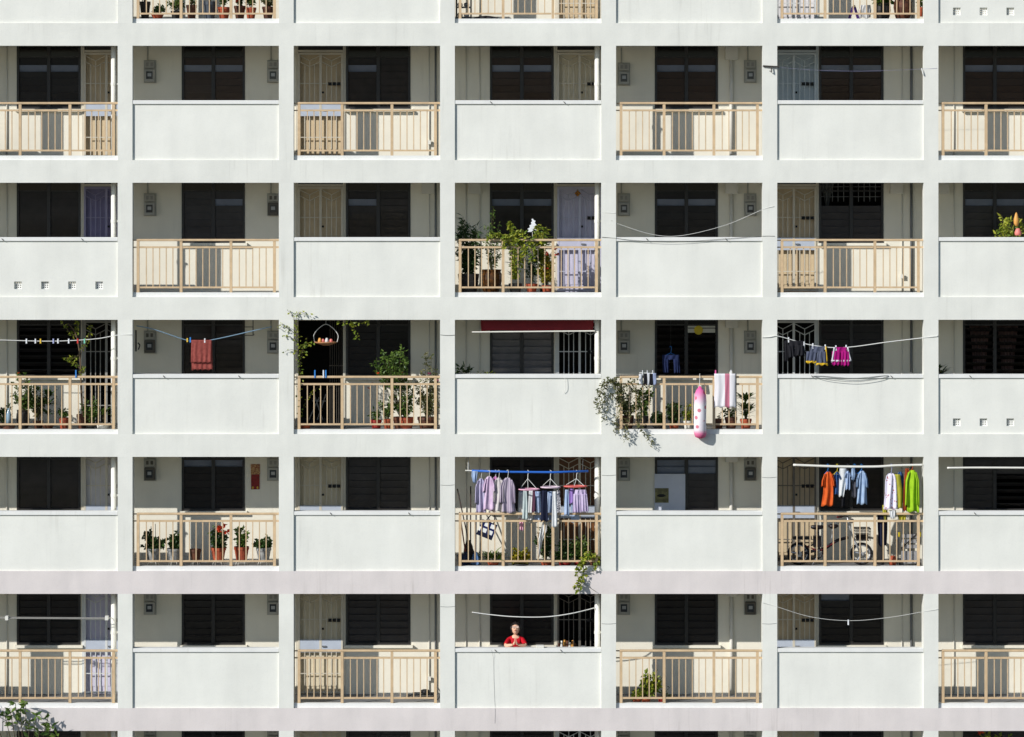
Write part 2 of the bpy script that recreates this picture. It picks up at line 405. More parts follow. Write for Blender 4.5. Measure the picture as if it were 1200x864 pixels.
def door(r, c, x0, x1):
    t = rowtop(r); z0 = floorz(r); zt = FZ(t-20); zd = FZ(t+4.8)
    spec = DOORS.get((r, c), D('gate_cream', 'door_cream'))
    fr = MB(); fw = 0.05
    fr.box(x0-fw*0.9, x0, YB-0.02, YB+0.1, z0, zt); fr.box(x1, x1+fw*0.9, YB-0.02, YB+0.1, z0, zt); fr.box(x0, x1, YB-0.02, YB+0.1, zd, zd+0.05)
    dw = fr.build('door_frame', 'gate_cream' if spec is None or spec['gate'] in ('gate_cream', 'gate_purple', 'gate_lilac', 'gate_dark') else spec['gate'], block)
    zz = zd+0.05; n = 3
    for k in range(n):
        box('transom_slat', x0, x1, YB+0.02, YB+0.03, zz+k*0.1, zz+k*0.1+0.085, 'louvre_glass', dw)
    if spec is None:                                        # doorway standing open, with a dark second grille
        g = MB()
        for q in range(7): g.tube([(x0+0.62+q*0.045, YB+0.3, z0), (x0+0.62+q*0.045, YB+0.3, zd)], 0.006, 4)
        g.tube([(x0+0.6, YB+0.3, z0+1.2), (x0+0.92, YB+0.3, z0+1.2)], 0.01, 4)
        g.build('inner_grille', 'gate_dark', dw)
        return
    if spec['door']:
        dp = box('door_leaf', x0+0.002, x1-0.002, YB+0.07, YB+0.11, z0, zd-0.002, spec['door'], dw)
        for q in (0.12, 0.55):
            for (za, zb) in ((0.15, 0.85), (1.05, 1.95)):
                box('door_panel', x0+0.09+(x1-x0-0.1)*(q-0.12), x0+0.09+(x1-x0-0.1)*(q-0.12)+0.33, YB+0.06, YB+0.0695, z0+za, z0+zb, spec['door'], dw)
    gt = MB(); y = YB-0.03; xm = (x0+x1)/2
    for x in (x0+0.018, xm, x1-0.018):
        wd = 0.018 if x != xm else 0.024
        gt.box(x-wd, x+wd, y-0.015, y+0.015, z0+0.02, zd-0.01)
    for z in (z0+0.04, zd-0.03): gt.box(x0+0.036, xm-0.024, y-0.013, y+0.013, z-0.018, z+0.018); gt.box(xm+0.024, x1-0.036, y-0.013, y+0.013, z-0.018, z+0.018)
    gt = gt.build('security_gate', spec['gate'], block)
    if r in SHOW_R and c in SHOW_C:
        zp0, zp1 = FZ(t+81), FZ(t+66)
        for (a, b) in ((x0+0.036, xm-0.024), (xm+0.024, x1-0.036)):
            for q in range(1, 4):
                xx = a+(b-a)*q/4
                box('bar', xx-0.008, xx+0.008, y-0.008, y+0.008, z0+0.058, zd-0.048-(0.34 if q != 2 else 0.22), spec['gate'], gt)
            if spec['door']: box('gate_panel', a, b, y-0.011, y+0.011, zp0, zp1, spec['panel'], gt)
            zz = zd-0.05; h = MB(); xm2 = (a+b)/2; q1, q3 = a+(b-a)/4, a+(b-a)*3/4
            for s in (((a, zz-0.02), (xm2, zz-0.12)), ((b, zz-0.02), (xm2, zz-0.12)), ((a, zz-0.14), (xm2, zz-0.24)), ((b, zz-0.14), (xm2, zz-0.24)),
                      ((xm2, zz-0.12), (xm2, zz-0.24)), ((q1, zz-0.20), (q1, zz-0.36)), ((q3, zz-0.20), (q3, zz-0.36))):
                h.tube([(s[0][0], y, s[0][1]), (s[1][0], y, s[1][1])], 0.009, 4)
            h.build('lattice', spec['gate'], gt)
            for zq in (z0+0.42, FZ(t+42)):
                box('cross_bar', a, b, y-0.0075, y+0.0075, zq-0.009, zq+0.009, spec['gate'], gt)
        if spec['slots']:
            for q in range(3):
                xx = x1-0.085-q*0.088
                box('letter_slot', xx-0.034, xx+0.034, y-0.03, y-0.012, FZ(t+44.5), FZ(t+40.5), 'black_slot', gt)
        box('lock', xm+0.03, xm+0.07, y-0.035, y-0.012, FZ(t+54), FZ(t+51.5), 'black_slot', gt)
        box('handle', xm+0.03, xm+0.11, y-0.04, y-0.012, FZ(t+74.5), FZ(t+73), 'steel', gt)
    return gt
for r in range(R0, R1+1):
    t = rowtop(r); z0, z1 = floorz(r), FZ(t-19.6)
    if r not in SHOW_R:
        wallbox(LEFT, RIGHT, z0, z1); continue
    prev = LEFT
    for kind, c, x0, x1 in SP:
        fx = 0.045 if kind == 'door' else 0.0
        if x0-fx-prev > 0.01: wallbox(prev, x0-fx, z0, z1)
        prev = x1+fx
        if kind == 'win':
            box('corridor_wall', x0, x1, YW0+0.001, YW1-0.001, z0, FZ(t+WBOT)-0.002, 'cream_wall', block)
            window(r, c, x0, x1)
        else: door(r, c, x0, x1)
    if RIGHT-prev > 0.01: wallbox(prev, RIGHT, z0, z1)
if slat_lo.v:
    s = slat_lo.build('louvre_slats', LM, block); s['kind'] = 'stuff'
# pipes and conduits
def pipe(name, px, Y, r, row, material, top=-14, bot=131.4, rad=8):
    m = MB(); t = rowtop(row); x = P(px, 0, Y).x
    m.tube([(x, Y, FZ(t+bot)), (x, Y, FZ(t+top))], r, rad); return m.build(name, material, block, smooth=True)
for r in SHOW_R:
    t = rowtop(r)
    for c in (1, 4, 7):
        px = colx(c)+BW-4.6
        p = pipe('drain_pipe', px, 0.34, 0.055, r, 'white_pipe', rad=12)
        m = MB(); q = P(px, t+45, 0.34); m.tube([q+Vector((0.05, 0, 0)), q+Vector((0.115, 0, 0))], 0.022, 6); m.tube([q+Vector((0, 0, -0.03)), q+Vector((0, 0, 0.03))], 0.062, 12)
        m.build('pipe_bracket', 'white_pipe', p)
    for px, rr in ((546, 0.012), (562, 0.014), (8, 0.014), (503, 0.012), (510.5, 0.02), (1057, 0.012), (1068, 0.026), (1118, 0.012)):
        pipe('conduit', px, YB-rr-0.006, rr, r, 'cream_pipe' if rr < 0.02 else 'galv', rad=6)
    pipe('conduit', 857, YB-0.045, 0.04, r, 'cream_pipe', top=12, rad=8)
    for px in ((857,) if r != 2 else (857, 556, 502, 1057-7, 1104)):
        a, b = P(px-7.5, 0, YB).x, P(px+7.5, 0, YB).x
        if r in (1, 2, 3, 4, 5, 6): box('junction_box', a, b, YB-0.14, YB-0.002, FZ(t+13.5), FZ(t-8), 'cream_pipe', block, bev=0.008)
    # socket at the foot of the conduits
    for px in (503, 1057):
        if (r, 3 if px < 600 else 6) in RAIL:
            q = P(px, 0, YB).x; box('socket', q-0.035, q+0.035, YB-0.07, YB-0.033, floorz(r)+0.28, floorz(r)+0.36, 'white_pipe', block)

# ------------------------------------------------------------------ electricity meters
def meter(r, px, style, dy=0):
    t = rowtop(r); x = P(px, 0, YB).x; zt = FZ(t+15+dy); y = YB
    bay = {(1, 2): 'of the bare topmost parapet bay', (2, 2): 'beside the purple gate bay', (3, 2): 'of the red towel bay', (4, 2): 'of the bay with six pots', (5, 2): 'below the six pots',
           (6, 2): 'of the lowest gallery', (1, 5): 'of the bay by the bracket', (2, 5): 'of the sagging wire bay', (3, 5): 'of the bolster bay', (4, 5): 'of the white board bay',
           (5, 5): 'of the one-plant bay', (6, 5): 'under the one-plant bay'}[(r, 2 if px < 500 else 5)]
    pos = 'half hidden by the pillar' if px == 320.5 else ('beside the junction box' if px == 879 else ('on the open wall' if px == 176 else 'away from the junction box'))
    o = thing('meter_box', '%s electricity meter box %s, %s' % (['grey', 'weathered brown'][style], pos, bay), 'meter', (x, y, zt-0.46), 'meter boxes on the corridor walls')
    a = ['meter_grey', 'meter_dark'][style]
    bk = ['meter_grey', 'meter_grey'][style]
    box('backboard', x-0.125, x+0.125, y-0.03, y-0.002, zt-0.46, zt, bk, o)
    box('housing', x-0.105, x+0.105, y-0.13, y-0.031, zt-0.44, zt-0.19, a, o, bev=0.008)
    box('fuse_box', x-0.10, x+0.10, y-0.10, y-0.031, zt-0.16, zt-0.02, bk, o, bev=0.006)
    for q in (-0.045, 0.045): box('fuse', x+q-0.025, x+q+0.025, y-0.112, y-0.101, zt-0.125, zt-0.05, 'fuse_grey' if not style else 'meter_dark', o)
    w = box('glass', x-0.065, x+0.065, y-0.138, y-0.1305, zt-0.385, zt-0.23, 'meter_glass', o)
    box('dial', x-0.035, x+0.04, y-0.143, y-0.1385, zt-0.33, zt-0.265, 'meter_dial', w)
    m = MB(); m.tube([(x-0.05, y-0.02, zt), (x-0.05, y-0.02, zt+0.3)], 0.014, 6); m.build('conduit', 'meter_grey', o)
for r in (1, 2, 3, 4, 5, 6):
    for px, st in ((176, 0), (320.5, 0), (731, 0), (879, 0)):
        st = 1 if (r, px) in ((4, 176), (4, 879), (3, 176), (2, 320.5), (5, 879)) else st
        meter(r, px, st, {1: -1, 2: -2, 3: 2}.get(r, 2)+ (3 if px == 731 and r == 1 else 0)+(-8 if r >= 4 else 0))

# ------------------------------------------------------------------ railings
RAIL_LABEL = {(0, 2): 'tan metal railing along the row of potted plants in the top storey', (0, 4): 'tan metal railing before shoes and a brown door in the top storey',
  (0, 6): 'tan metal railing before two big urns in the top storey', (2, 4): 'tan metal railing before glazed pot, croton and lilac gate',
  (3, 1): 'tan metal railing with a blue peg and a thin tree behind it', (3, 3): 'tan metal railing with blue pegs under the hanging bird feeder',
  (3, 5): 'tan metal railing hung with white towel and pink bolster', (4, 2): 'tan metal railing before six pots on wire stands',
  (4, 4): 'tan metal railing under the blue laundry pole', (4, 6): 'tan metal railing in front of the electric bicycle', (5, 5): 'tan metal railing with one leafy plant in its corner',
  (5, 1): 'tan metal railing below the white twin laundry pole', (5, 3): 'tan metal railing before a cream gate and a folded black stool',
  (1, 1): 'tan metal railing before a beige gate beside a white drain pipe', (1, 3): 'tan metal railing before a beige double gate in the storey with the pale blue gate', (1, 5): 'tan metal railing of the empty bay beside the dark line bracket',
  (1, 7): 'tan metal railing of the empty bay beside the pale hook end of the line', (2, 2): 'tan metal railing of the empty bay beside the purple gate', (2, 6): 'tan metal railing before a beige gate and the grilled window', (5, 7): 'tan metal railing of the empty bay at the end of the one-peg line'}
PLAIN = 'plain tan metal railing of an empty gallery bay'
def railing(r, c):
    t = rowtop(r); xa, xb = colx(c), colx(c)+BW; y = 0.085
    lab = RAIL_LABEL.get((r, c), PLAIN)
    o = thing('railing', lab, 'railing', (FX((xa+xb)/2), y, FZ(t+128.7)), 'tan railings of the galleries')
    ps = [6, 56.5, 115, 166]
    x0, x1 = FX(xa+4.6), FX(xb)
    box('top_rail', x0, x1, y-0.03, y+0.03, FZ(t+68.6), FZ(t+66), 'tan_metal', o, bev=0.008)
    prev = 6+1.9
    segs = []
    for i in range(3): segs.append((ps[i]+1.9, ps[i+1]-1.9))
    segs.append((ps[3]+1.9, BW))
    for a, b in segs:
        box('middle_rail', FX(xa+a), FX(xa+b), y-0.02, y+0.02, FZ(t+76.8), FZ(t+74.6), 'tan_metal', o)
        if b < BW: box('bottom_rail', FX(xa+a), FX(xa+b), y-0.02, y+0.02, FZ(t+123.8), FZ(t+121.8), 'tan_metal', o)
    # stub to the left pillar
    box('wall_stub', FX(xa), FX(xa+4.5), y+0.0, y+0.02, FZ(t+76.5), FZ(t+75), 'tan_metal', o)
    box('wall_stub', FX(xa), FX(xa+4.5), y+0.0, y+0.02, FZ(t+68.3), FZ(t+66.8), 'tan_metal', o)
    for p in ps: box('post', FX(xa+p-1.6), FX(xa+p+1.6), y-0.024, y+0.024, FZ(t+128.7), FZ(t+68.7), 'tan_metal', o)
    for (a, b), n in zip(segs[:3], (5, 6, 5)):
        for k in range(1, n+1):
            xx = FX(xa+a+(b-a)*k/(n+1)); box('baluster', xx-0.0095, xx+0.0095, y-0.0095, y+0.0095, FZ(t+121.8), FZ(t+76.8), 'tan_metal', o)
    return o
for (r, c) in sorted(RAIL):
    if r <= 5: railing(r, c)

# ================================================================== things in the galleries
def curve(pts, n=10):
    "smooth line through a few points"
    pts = [Vector(p) for p in pts]; out = []
    for i in range(len(pts)-1):
        p0 = pts[max(i-1, 0)]; p1 = pts[i]; p2 = pts[i+1]; p3 = pts[min(i+2, len(pts)-1)]
        for k in range(n):
            t = k/n; t2 = t*t; t3 = t2*t
            out.append(0.5*((2*p1)+(p2-p0)*t+(2*p0-5*p1+4*p2-p3)*t2+(3*p1-p0-3*p2+p3)*t3))
    out.append(pts[-1]); return out
def rope(name, label, cat, pix, r, material, group=None, n=8):
    m = MB(); m.tube(curve([P(*p) for p in pix], n), r, 6)
    return tag(m.build(name, material, smooth=True), label, cat, group)
MATS_PEG = {'white': (224, 226, 228), 'blue': (52, 130, 206), 'yellow': (226, 186, 60), 'red': (206, 52, 44), 'pink': (226, 96, 160), 'green': (120, 196, 170), 'lilac': (170, 176, 214)}
for k, v in MATS_PEG.items(): mat('peg_'+k, v, 0.4, 0.04)
def peg(px, py, Y, color, where, h=9.0, group=None):
    p = P(px, py, Y); hh = h/S; m = MB()
    for s in (-1, 1):
        m.add([p+Vector((x, s*0.004+s*dy, z)) for (x, dy, z) in ((-0.012, 0.0, hh*0.35), (0.012, 0.0, hh*0.35), (0.012, 0.012, -hh*0.65), (-0.012, 0.012, -hh*0.65),
                                                            (-0.012, 0.01, hh*0.35), (0.012, 0.01, hh*0.35), (0.012, 0.022, -hh*0.65), (-0.012, 0.022, -hh*0.65))],
              [(0, 1, 2, 3), (7, 6, 5, 4), (0, 4, 5, 1), (1, 5, 6, 2), (2, 6, 7, 3), (3, 7, 4, 0)])
    m.tube([p+Vector((-0.014, 0, 0)), p+Vector((0.014, 0, 0))], 0.008, 6)
    return tag(m.build('clothes_peg', 'peg_'+color), '%s plastic clothes peg %s' % (color, where), 'clothes peg', group or 'clothes pegs')
# ---- cloth
def cloth(m, prof, Y, thick=0.03, folds=3.0, depth=0.02, nu=18, nv=16, wob=0.6, slant=0.0):
    """closed cloth from a profile of (py, left px, right px); depth in metres"""
    prof = sorted(prof); ph = random.uniform(0, 6.28); ph2 = random.uniform(0, 6.28)
    def at(py):
        for i in range(len(prof)-1):
            a, b = prof[i], prof[i+1]
            if py <= b[0] or i == len(prof)-2:
                t = 0 if b[0] == a[0] else (py-a[0])/(b[0]-a[0]); return a[1]+(b[1]-a[1])*t, a[2]+(b[2]-a[2])*t
    n0 = len(m.v); y0, y1 = prof[0][0], prof[-1][0]
    fr, bk = [], []
    for j in range(nv+1):
        v = j/nv; py = y0+(y1-y0)*v; l, r = at(py)
        for i in range(nu+1):
            u = i/nu; ux = u+0.03*math.sin(ph2+v*5+u*7)*(1-abs(2*u-1))
            px = l+(r-l)*ux; pyy = py+(0.9*math.sin(u*folds*6.28+ph)*v if j == nv else 0)
            off = depth*(0.25+0.75*v)*math.sin(u*folds*6.28+ph+wob*math.sin(v*3+ph2)+0.8*u*v)+depth*0.16*math.sin(u*folds*11+ph2+v*4)
            lens = thick*math.sqrt(max(0.0, 1-(2*u-1)**2))
            yy = Y+off+slant*v
            fr.append(P(px, pyy, yy-lens-0.0015)); bk.append(P(px, pyy, yy+lens+0.0015))
    W_ = nu+1; N = len(fr); fs = []
    for j in range(nv):
        for i in range(nu):
            a = j*W_+i; fs.append((a, a+1, a+W_+1, a+W_)); fs.append((N+a+W_, N+a+W_+1, N+a+1, N+a))
    for i in range(nu):
        fs.append((i+1, i, N+i, N+i+1)); a = nv*W_+i; fs.append((a, a+1, N+a+1, N+a))
    for j in range(nv):
        a = j*W_; fs.append((a, a+W_, N+a+W_, N+a)); a = j*W_+nu; fs.append((a+W_, a, N+a, N+a+W_))
    m.add(fr+bk, fs)
CL = {}
def clothm(name, rgb, rgb2=None, scale=12.0, var=0.06): return mat(name, rgb, 0.85, var, scale, rgb2=rgb2, spec=0.1, transl=0.12)
def pattern(name, base, marks, kind='stripe', scale=20.0, width=0.5, axis=(1, 0, 0), rough=0.85):
    "woven stripe, check or printed spot pattern"
    m = bpy.data.materials.new(name); m.use_nodes = True; nd = m.node_tree.nodes; L = m.node_tree.links; b = nd['Principled BSDF']
    b.inputs['Roughness'].default_value = rough; b.inputs['Specular IOR Level'].default_value = 0.1
    tc = nd.new('ShaderNodeTexCoord'); mx = nd.new('ShaderNodeMix'); mx.data_type = 'RGBA'
    mx.inputs[6].default_value = (*lin(base), 1); mx.inputs[7].default_value = (*lin(marks), 1)
    def band(ax, sc, wd):
        d = nd.new('ShaderNodeVectorMath'); d.operation = 'DOT_PRODUCT'; d.inputs[1].default_value = ax; L.new(tc.outputs['Object'], d.inputs[0])
        a = nd.new('ShaderNodeMath'); a.operation = 'MULTIPLY'; a.inputs[1].default_value = sc; L.new(d.outputs['Value'], a.inputs[0])
        f = nd.new('ShaderNodeMath'); f.operation = 'FRACT'; L.new(a.outputs[0], f.inputs[0])
        g = nd.new('ShaderNodeMath'); g.operation = 'LESS_THAN'; g.inputs[1].default_value = wd; L.new(f.outputs[0], g.inputs[0]); return g.outputs[0]
    if kind == 'stripe': fac = band(axis, scale, width)
    elif kind == 'check':
        x = nd.new('ShaderNodeMath'); x.operation = 'MAXIMUM'; L.new(band((1, 0, 0), scale, width), x.inputs[0]); L.new(band((0, 0, 1), scale, width), x.inputs[1]); fac = x.outputs[0]
    else:
        v = nd.new('ShaderNodeTexVoronoi'); v.inputs['Scale'].default_value = scale; L.new(tc.outputs['Object'], v.inputs['Vector'])
        g = nd.new('ShaderNodeMath'); g.operation = 'LESS_THAN'; g.inputs[1].default_value = width; L.new(v.outputs['Distance'], g.inputs[0]); fac = g.outputs[0]
    L.new(fac, mx.inputs[0]); L.new(mx.outputs[2], b.inputs['Base Color']); MATS[name] = m; return m
def garment(name, label, cat, pieces, Y, material, group=None, thick=0.03, folds=2.5, depth=0.018, slant=0.0):
    m = MB()
    for i, pr in enumerate(pieces): cloth(m, pr, Y-(0.012*i if i else 0), thick, folds, depth, slant=slant)
    return tag(m.build(name, material, smooth=True), label, cat, group)
def hanger(px, pole, py, Y, material, label, w=7):
    m = MB(); a = P(px, pole-1.5, Y)
    m.tube(curve([a+Vector((-0.02, 0, -0.01)), a+Vector((0, 0, 0.01)), a+Vector((0.015, 0, -0.02)), P(px, py-0.5, Y)], 4), 0.005, 5)
    m.tube([P(px-w, py+4, Y), P(px, py-0.5, Y), P(px+w, py+4, Y), P(px-w, py+4, Y)], 0.006, 5)
    return tag(m.build('clothes_hanger', material), label, 'hanger', 'clothes hangers on the laundry poles')

# ---- pots and plants
def pot(parent, x, Y, z, w, h, material, style='flower'):
    m = MB(); r = w/2
    if style == 'flower': prof = [(r*0.68, 0), (r*0.93, h*0.80), (r*0.93, h*0.80), (r, h*0.80), (r, h), (r*0.88, h), (r*0.85, h*0.86)]
    elif style == 'urn': prof = [(r*0.62, 0), (r*0.85, h*0.25), (r, h*0.6), (r*0.97, h*0.82), (r*0.86, h*0.9), (r*0.95, h), (r*0.82, h), (r*0.78, h*0.88)]
    elif style == 'ribbed': prof = [(r*0.72, 0), (r*0.88, h*0.3), (r*0.86, h*0.34), (r*0.96, h*0.62), (r*0.93, h*0.66), (r, h*0.9), (r, h), (r*0.86, h), (r*0.84, h*0.88)]
    else: prof = [(r*0.6, 0), (r*0.9, h*0.4), (r, h*0.85), (r, h), (r*0.9, h), (r*0.86, h*0.85)]
    m.lathe((x, Y, z), prof, 18); o = m.build('pot', material, parent, smooth=False)
    s = MB(); s.lathe((x, Y, z+h*0.84), [(r*0.84, 0), (r*0.84, 0.008)], 14); s.build('soil', 'soil', parent)
    return o
def rnd(a, b): return random.uniform(a, b)
def bushy(lf, st, base, box_, Y, ry, nst=9, per=26, L=0.075, w=0.035, droop=0.15, r0=0.006, start=0.3):
    "stems from a base to points inside a photo box, leaves along them"
    x0, y0, x1, y1 = box_
    a, b = P(x0, y1, Y), P(x1, y0, Y); c = (a+b)/2; ex, ez = (b.x-a.x)/2, (b.z-a.z)/2
    nst = int(nst*1.35); per = int(per*1.45); L *= 1.22; w *= 1.22
    for i in range(nst):
        ang = rnd(0, 6.283); rr = math.sqrt(rnd(0.05, 1)); tgt = c+Vector((ex*rr*math.cos(ang), rnd(-ry, ry)*math.sqrt(max(0, 1-rr*rr*0.6)), ez*rr*math.sin(ang)))
        mid = Vector(base).lerp(tgt, 0.5)+Vector((rnd(-1, 1)*ex*0.15, rnd(-0.3, 0.3)*ry, abs(ez)*0.12))
        path = curve([base, mid, tgt], 6); st.tube(path, r0, 4, r0*0.35, cap=False)
        for k in range(per):
            t = rnd(start, 1.0); f = t*(len(path)-1); i0 = int(min(f, len(path)-2)); q = path[i0].lerp(path[i0+1], f-i0)
            d = Vector((rnd(-1, 1), rnd(-1, 1), rnd(-0.5, 0.9)-droop)); s_ = rnd(0.65, 1.2)
            lf.leaf(q+d.normalized()*rnd(0, 0.02), d, L*s_, w*s_)
def spiky(lf, st, base, top, n, L, w, droop=0.7, up=0.5):
    st.tube([base, top], 0.014, 6, 0.010); n = int(n*1.6); L *= 1.12; w *= 1.25
    for i in range(n):
        a = rnd(0, 6.283); d = Vector((math.cos(a), math.sin(a)*0.8, up+rnd(-0.35, 0.5)))
        lf.blade(Vector(top)-Vector((0, 0, rnd(0, 0.05))), d, L*rnd(0.7, 1.1), w, droop)
def flowers(pts, material, parent, size=0.05, n=7):
    m = MB()
    for p in pts:
        for k in range(n):
            d = Vector((rnd(-1, 1), rnd(-1.2, 0.4), rnd(-0.6, 1))); m.leaf(p, d, size*rnd(0.8, 1.1), size*0.8, 0.3)
    return m.build('flower', material, parent)
def plant(label, px, row, Y, pw, ph, pmat, box_, leafmat, style='flower', kind='bush', raise_=0.0, name='potted_plant', group=None, nst=9, per=26, L=0.075, w=0.035, ry=None, fl=None, spk=None, stand=False, droop=0.15, r0=0.006, start=0.3):
    t = rowtop(row); x = P(px, 0, Y).x; z = floorz(row)+raise_
    o = thing(name, label, 'plant', (x, Y, floorz(row)), group)
    W_, H_ = pw/S, ph/S
    if pmat: pot(o, x, Y, z, W_, H_, pmat, style)
    if stand:
        m = MB(); r = W_*0.36
        for k in range(4):
            a = k*math.pi/2+0.6; m.tube([(x+r*0.9*math.cos(a), Y+r*0.9*math.sin(a), z+0.03), (x+r*1.35*math.cos(a), Y+r*1.35*math.sin(a), floorz(row))], 0.006, 4)
        m.tube([(x+r*1.02*math.cos(a*math.pi/8), Y+r*1.02*math.sin(a*math.pi/8), z-0.008) for a in range(17)], 0.006, 4); m.build('stand', 'pole_white', o)
    lf, st = MB(), MB(); base = Vector((x, Y, z+H_*0.84))
    if box_ is None: return o
    if kind == 'bush': bushy(lf, st, base, box_, Y, ry or 0.16, nst, per, L, w, droop, r0, start)
    elif kind == 'spiky':
        for (sx, sy, n, LL) in spk: spiky(lf, st, base, P(sx, sy, Y+rnd(-0.05, 0.05)), n, LL, w)
    lf.build('foliage', leafmat, o); st.build('stem', 'twig', o)
    if fl:
        flowers([P(a, b, Y-0.12) for a, b in fl[1]], fl[0], o, fl[2] if len(fl) > 2 else 0.06)
    return o
def vine(label, paths, Y, leafmat, per=40, L=0.08, w=0.05, spread=0.03, cat='plant', name='climbing_vine', stemmat='twig', pot_=None):
    p0 = P(paths[0][0][0], paths[0][0][1], Y); o = thing(name, label, cat, p0); lf, st = MB(), MB()
    if pot_: pot(o, P(pot_[0], 0, pot_[2]).x, pot_[2], floorz(pot_[1]), pot_[3]/S, pot_[4]/S, pot_[5])
    for path in paths:
        pts = curve([P(q[0], q[1], q[2] if len(q) > 2 else Y) for q in path], 8); st.tube(pts, 0.005, 4, 0.0025, cap=False)
        ln = sum((pts[i+1]-pts[i]).length for i in range(len(pts)-1))
        for k in range(int(per*ln)):
            f = rnd(0, len(pts)-1.001); i = int(f); q = pts[i].lerp(pts[i+1], f-i)+Vector((rnd(-1, 1), rnd(-1, 0.2), rnd(-1, 1)))*spread
            lf.leaf(q, Vector((rnd(-1, 1), rnd(-1.2, 0.2), rnd(-1, 0.5))), L*rnd(0.6, 1.15), w*rnd(0.7, 1.15))
    lf.build('foliage', leafmat, o); st.build('stem', stemmat, o)
    return o

# ------------------------------------------------------------------ top storey
T0 = 'in the top storey row'
for px, w, h, m_, box_, lm, lab in [
    (170, 13, 20, 'pot_dark', (163, -25, 178, -6), 'leaf_mid', 'plant in a tall black pot at the left end of the top storey row'),
    (184.5, 15, 5, 'terracotta', (175, 3, 193, 16), 'leaf_dark', 'low bushy plant in a shallow terracotta bowl beside a tall black pot'),
    (206, 12, 9, 'pot_dark', (196, -6, 216, 9), 'leaf_mid', 'green plant in a small dark pot between bowl and brown pot'),
    (224.5, 13, 16, 'pot_brown', (215, -28, 234, -3), 'leaf_mid', 'plant in a brown pot beside a dark blue one in the top storey'),
    (246, 16, 20, 'pot_blue', (238, -28, 254, -8), 'leaf_dark', 'plant in a slate blue pot in the top storey'),
    (262.5, 15, 13.5, 'terracotta', (254, -22, 272, 0), 'leaf_mid', 'plant in a clean terracotta pot in the top storey'),
    (281, 14, 15, 'pot_brown', (273, -20, 289, 0), 'leaf_dark', 'red flowering plant in a brown pot in the top storey'),
    (294, 13, 13, 'terracotta', (286, -22, 303, 3), 'leaf_mid', 'plant in terracotta pot beside the red flowering one'),
    (314, 14, 14, 'pot_brown', (306, -20, 324, 4), 'leaf_dry', 'dry plant in a brown pot at the right end of the top storey row')]:
    mat('pot_blue', (66, 74, 84), 0.5, 0.08)
    plant(lab, px, 0, 0.32, w, h, m_, box_, lm, nst=7, per=22, L=0.06, w=0.03, fl=('flower_red', [(278, 1), (283, -3)], 0.06) if 'red flowering plant' in lab else None, raise_=0.06)
# stroller-like clutter, slippers, mat
def slippers(px, row, Y, color, label):
    o = thing('pair_of_shoes', label, 'shoes', (P(px, 0, Y).x, Y, floorz(row)))
    for s in (-1, 1):
        x = P(px, 0, Y).x+s*0.06; m = MB(); z = floorz(row)
        prof = []
        for i in range(9):
            a = i/8; prof.append((0.04*math.sin(math.pi*(0.15+0.8*a)), a))
        vs = []
        for (ww, a) in prof:
            y = Y-0.12+0.24*a; hgt = 0.035+0.04*max(0, a-0.35)
            vs += [(x-ww, y, z), (x+ww, y, z), (x+ww*0.8, y, z+hgt), (x-ww*0.8, y, z+hgt)]
        fs = [(4*i+k, 4*i+(k+1) % 4, 4*i+4+(k+1) % 4, 4*i+4+k) for i in range(8) for k in range(4)]+[(0, 1, 2, 3), (32, 33, 34, 35)]
        m.add(vs, fs); m.build('shoe', color, o, smooth=True)
mat('shoe_black', (34, 34, 36), 0.6, 0.1); mat('shoe_red', (150, 44, 40), 0.6, 0.1); mat('shoe_white', (210, 210, 208), 0.6, 0.06); mat('fabric_purple', (70, 40, 110), 0.8, 0.1)
slippers(571, 0, 0.4, 'shoe_red', 'pair of dark red shoes on the top storey floor by the window')
slippers(556, 0, 0.45, 'shoe_black', 'pair of black shoes on the top storey floor beside the steel rack')
m = MB(); z = floorz(0); xa, xb = P(535, 0, 0.5).x, P(552, 0, 0.5).x
o = thing('shoe_rack', 'small dark shoe rack with bright shoes against the pillar, top storey', 'shoe rack', ((xa+xb)/2, 0.5, z))
for (x, y) in ((xa, 0.35), (xa, 0.6), (xb, 0.35), (xb, 0.6)): box('leg', x-0.012, x+0.012, y-0.012, y+0.012, z, z+0.7, 'shoe_black', o)
for k in range(4): box('shelf', xa-0.012, xb+0.012, 0.33, 0.62, z+0.08+k*0.2, z+0.1+k*0.2, 'galv', o)
for k in range(3):
    for q in range(2):
        box('shoe_box', xa+0.02+q*0.13, xa+0.12+q*0.13, 0.36, 0.58, z+0.1+k*0.2, z+0.18+k*0.2, random.choice(['shoe_white', 'shoe_black', 'galv']), o, bev=0.02)
m = MB(); x0, x1 = P(556, 0, 0.35).x, P(583, 0, 0.35).x
m.tube(curve([(x0, 0.4, floorz(0)+0.04), ((x0+x1)/2, 0.42, floorz(0)+0.075), (x1, 0.4, floorz(0)+0.04)], 6), 0.05, 8); tag(m.build('rolled_mat', 'shoe_black', smooth=True), 'dark rolled door mat lying on the top storey floor', 'mat')
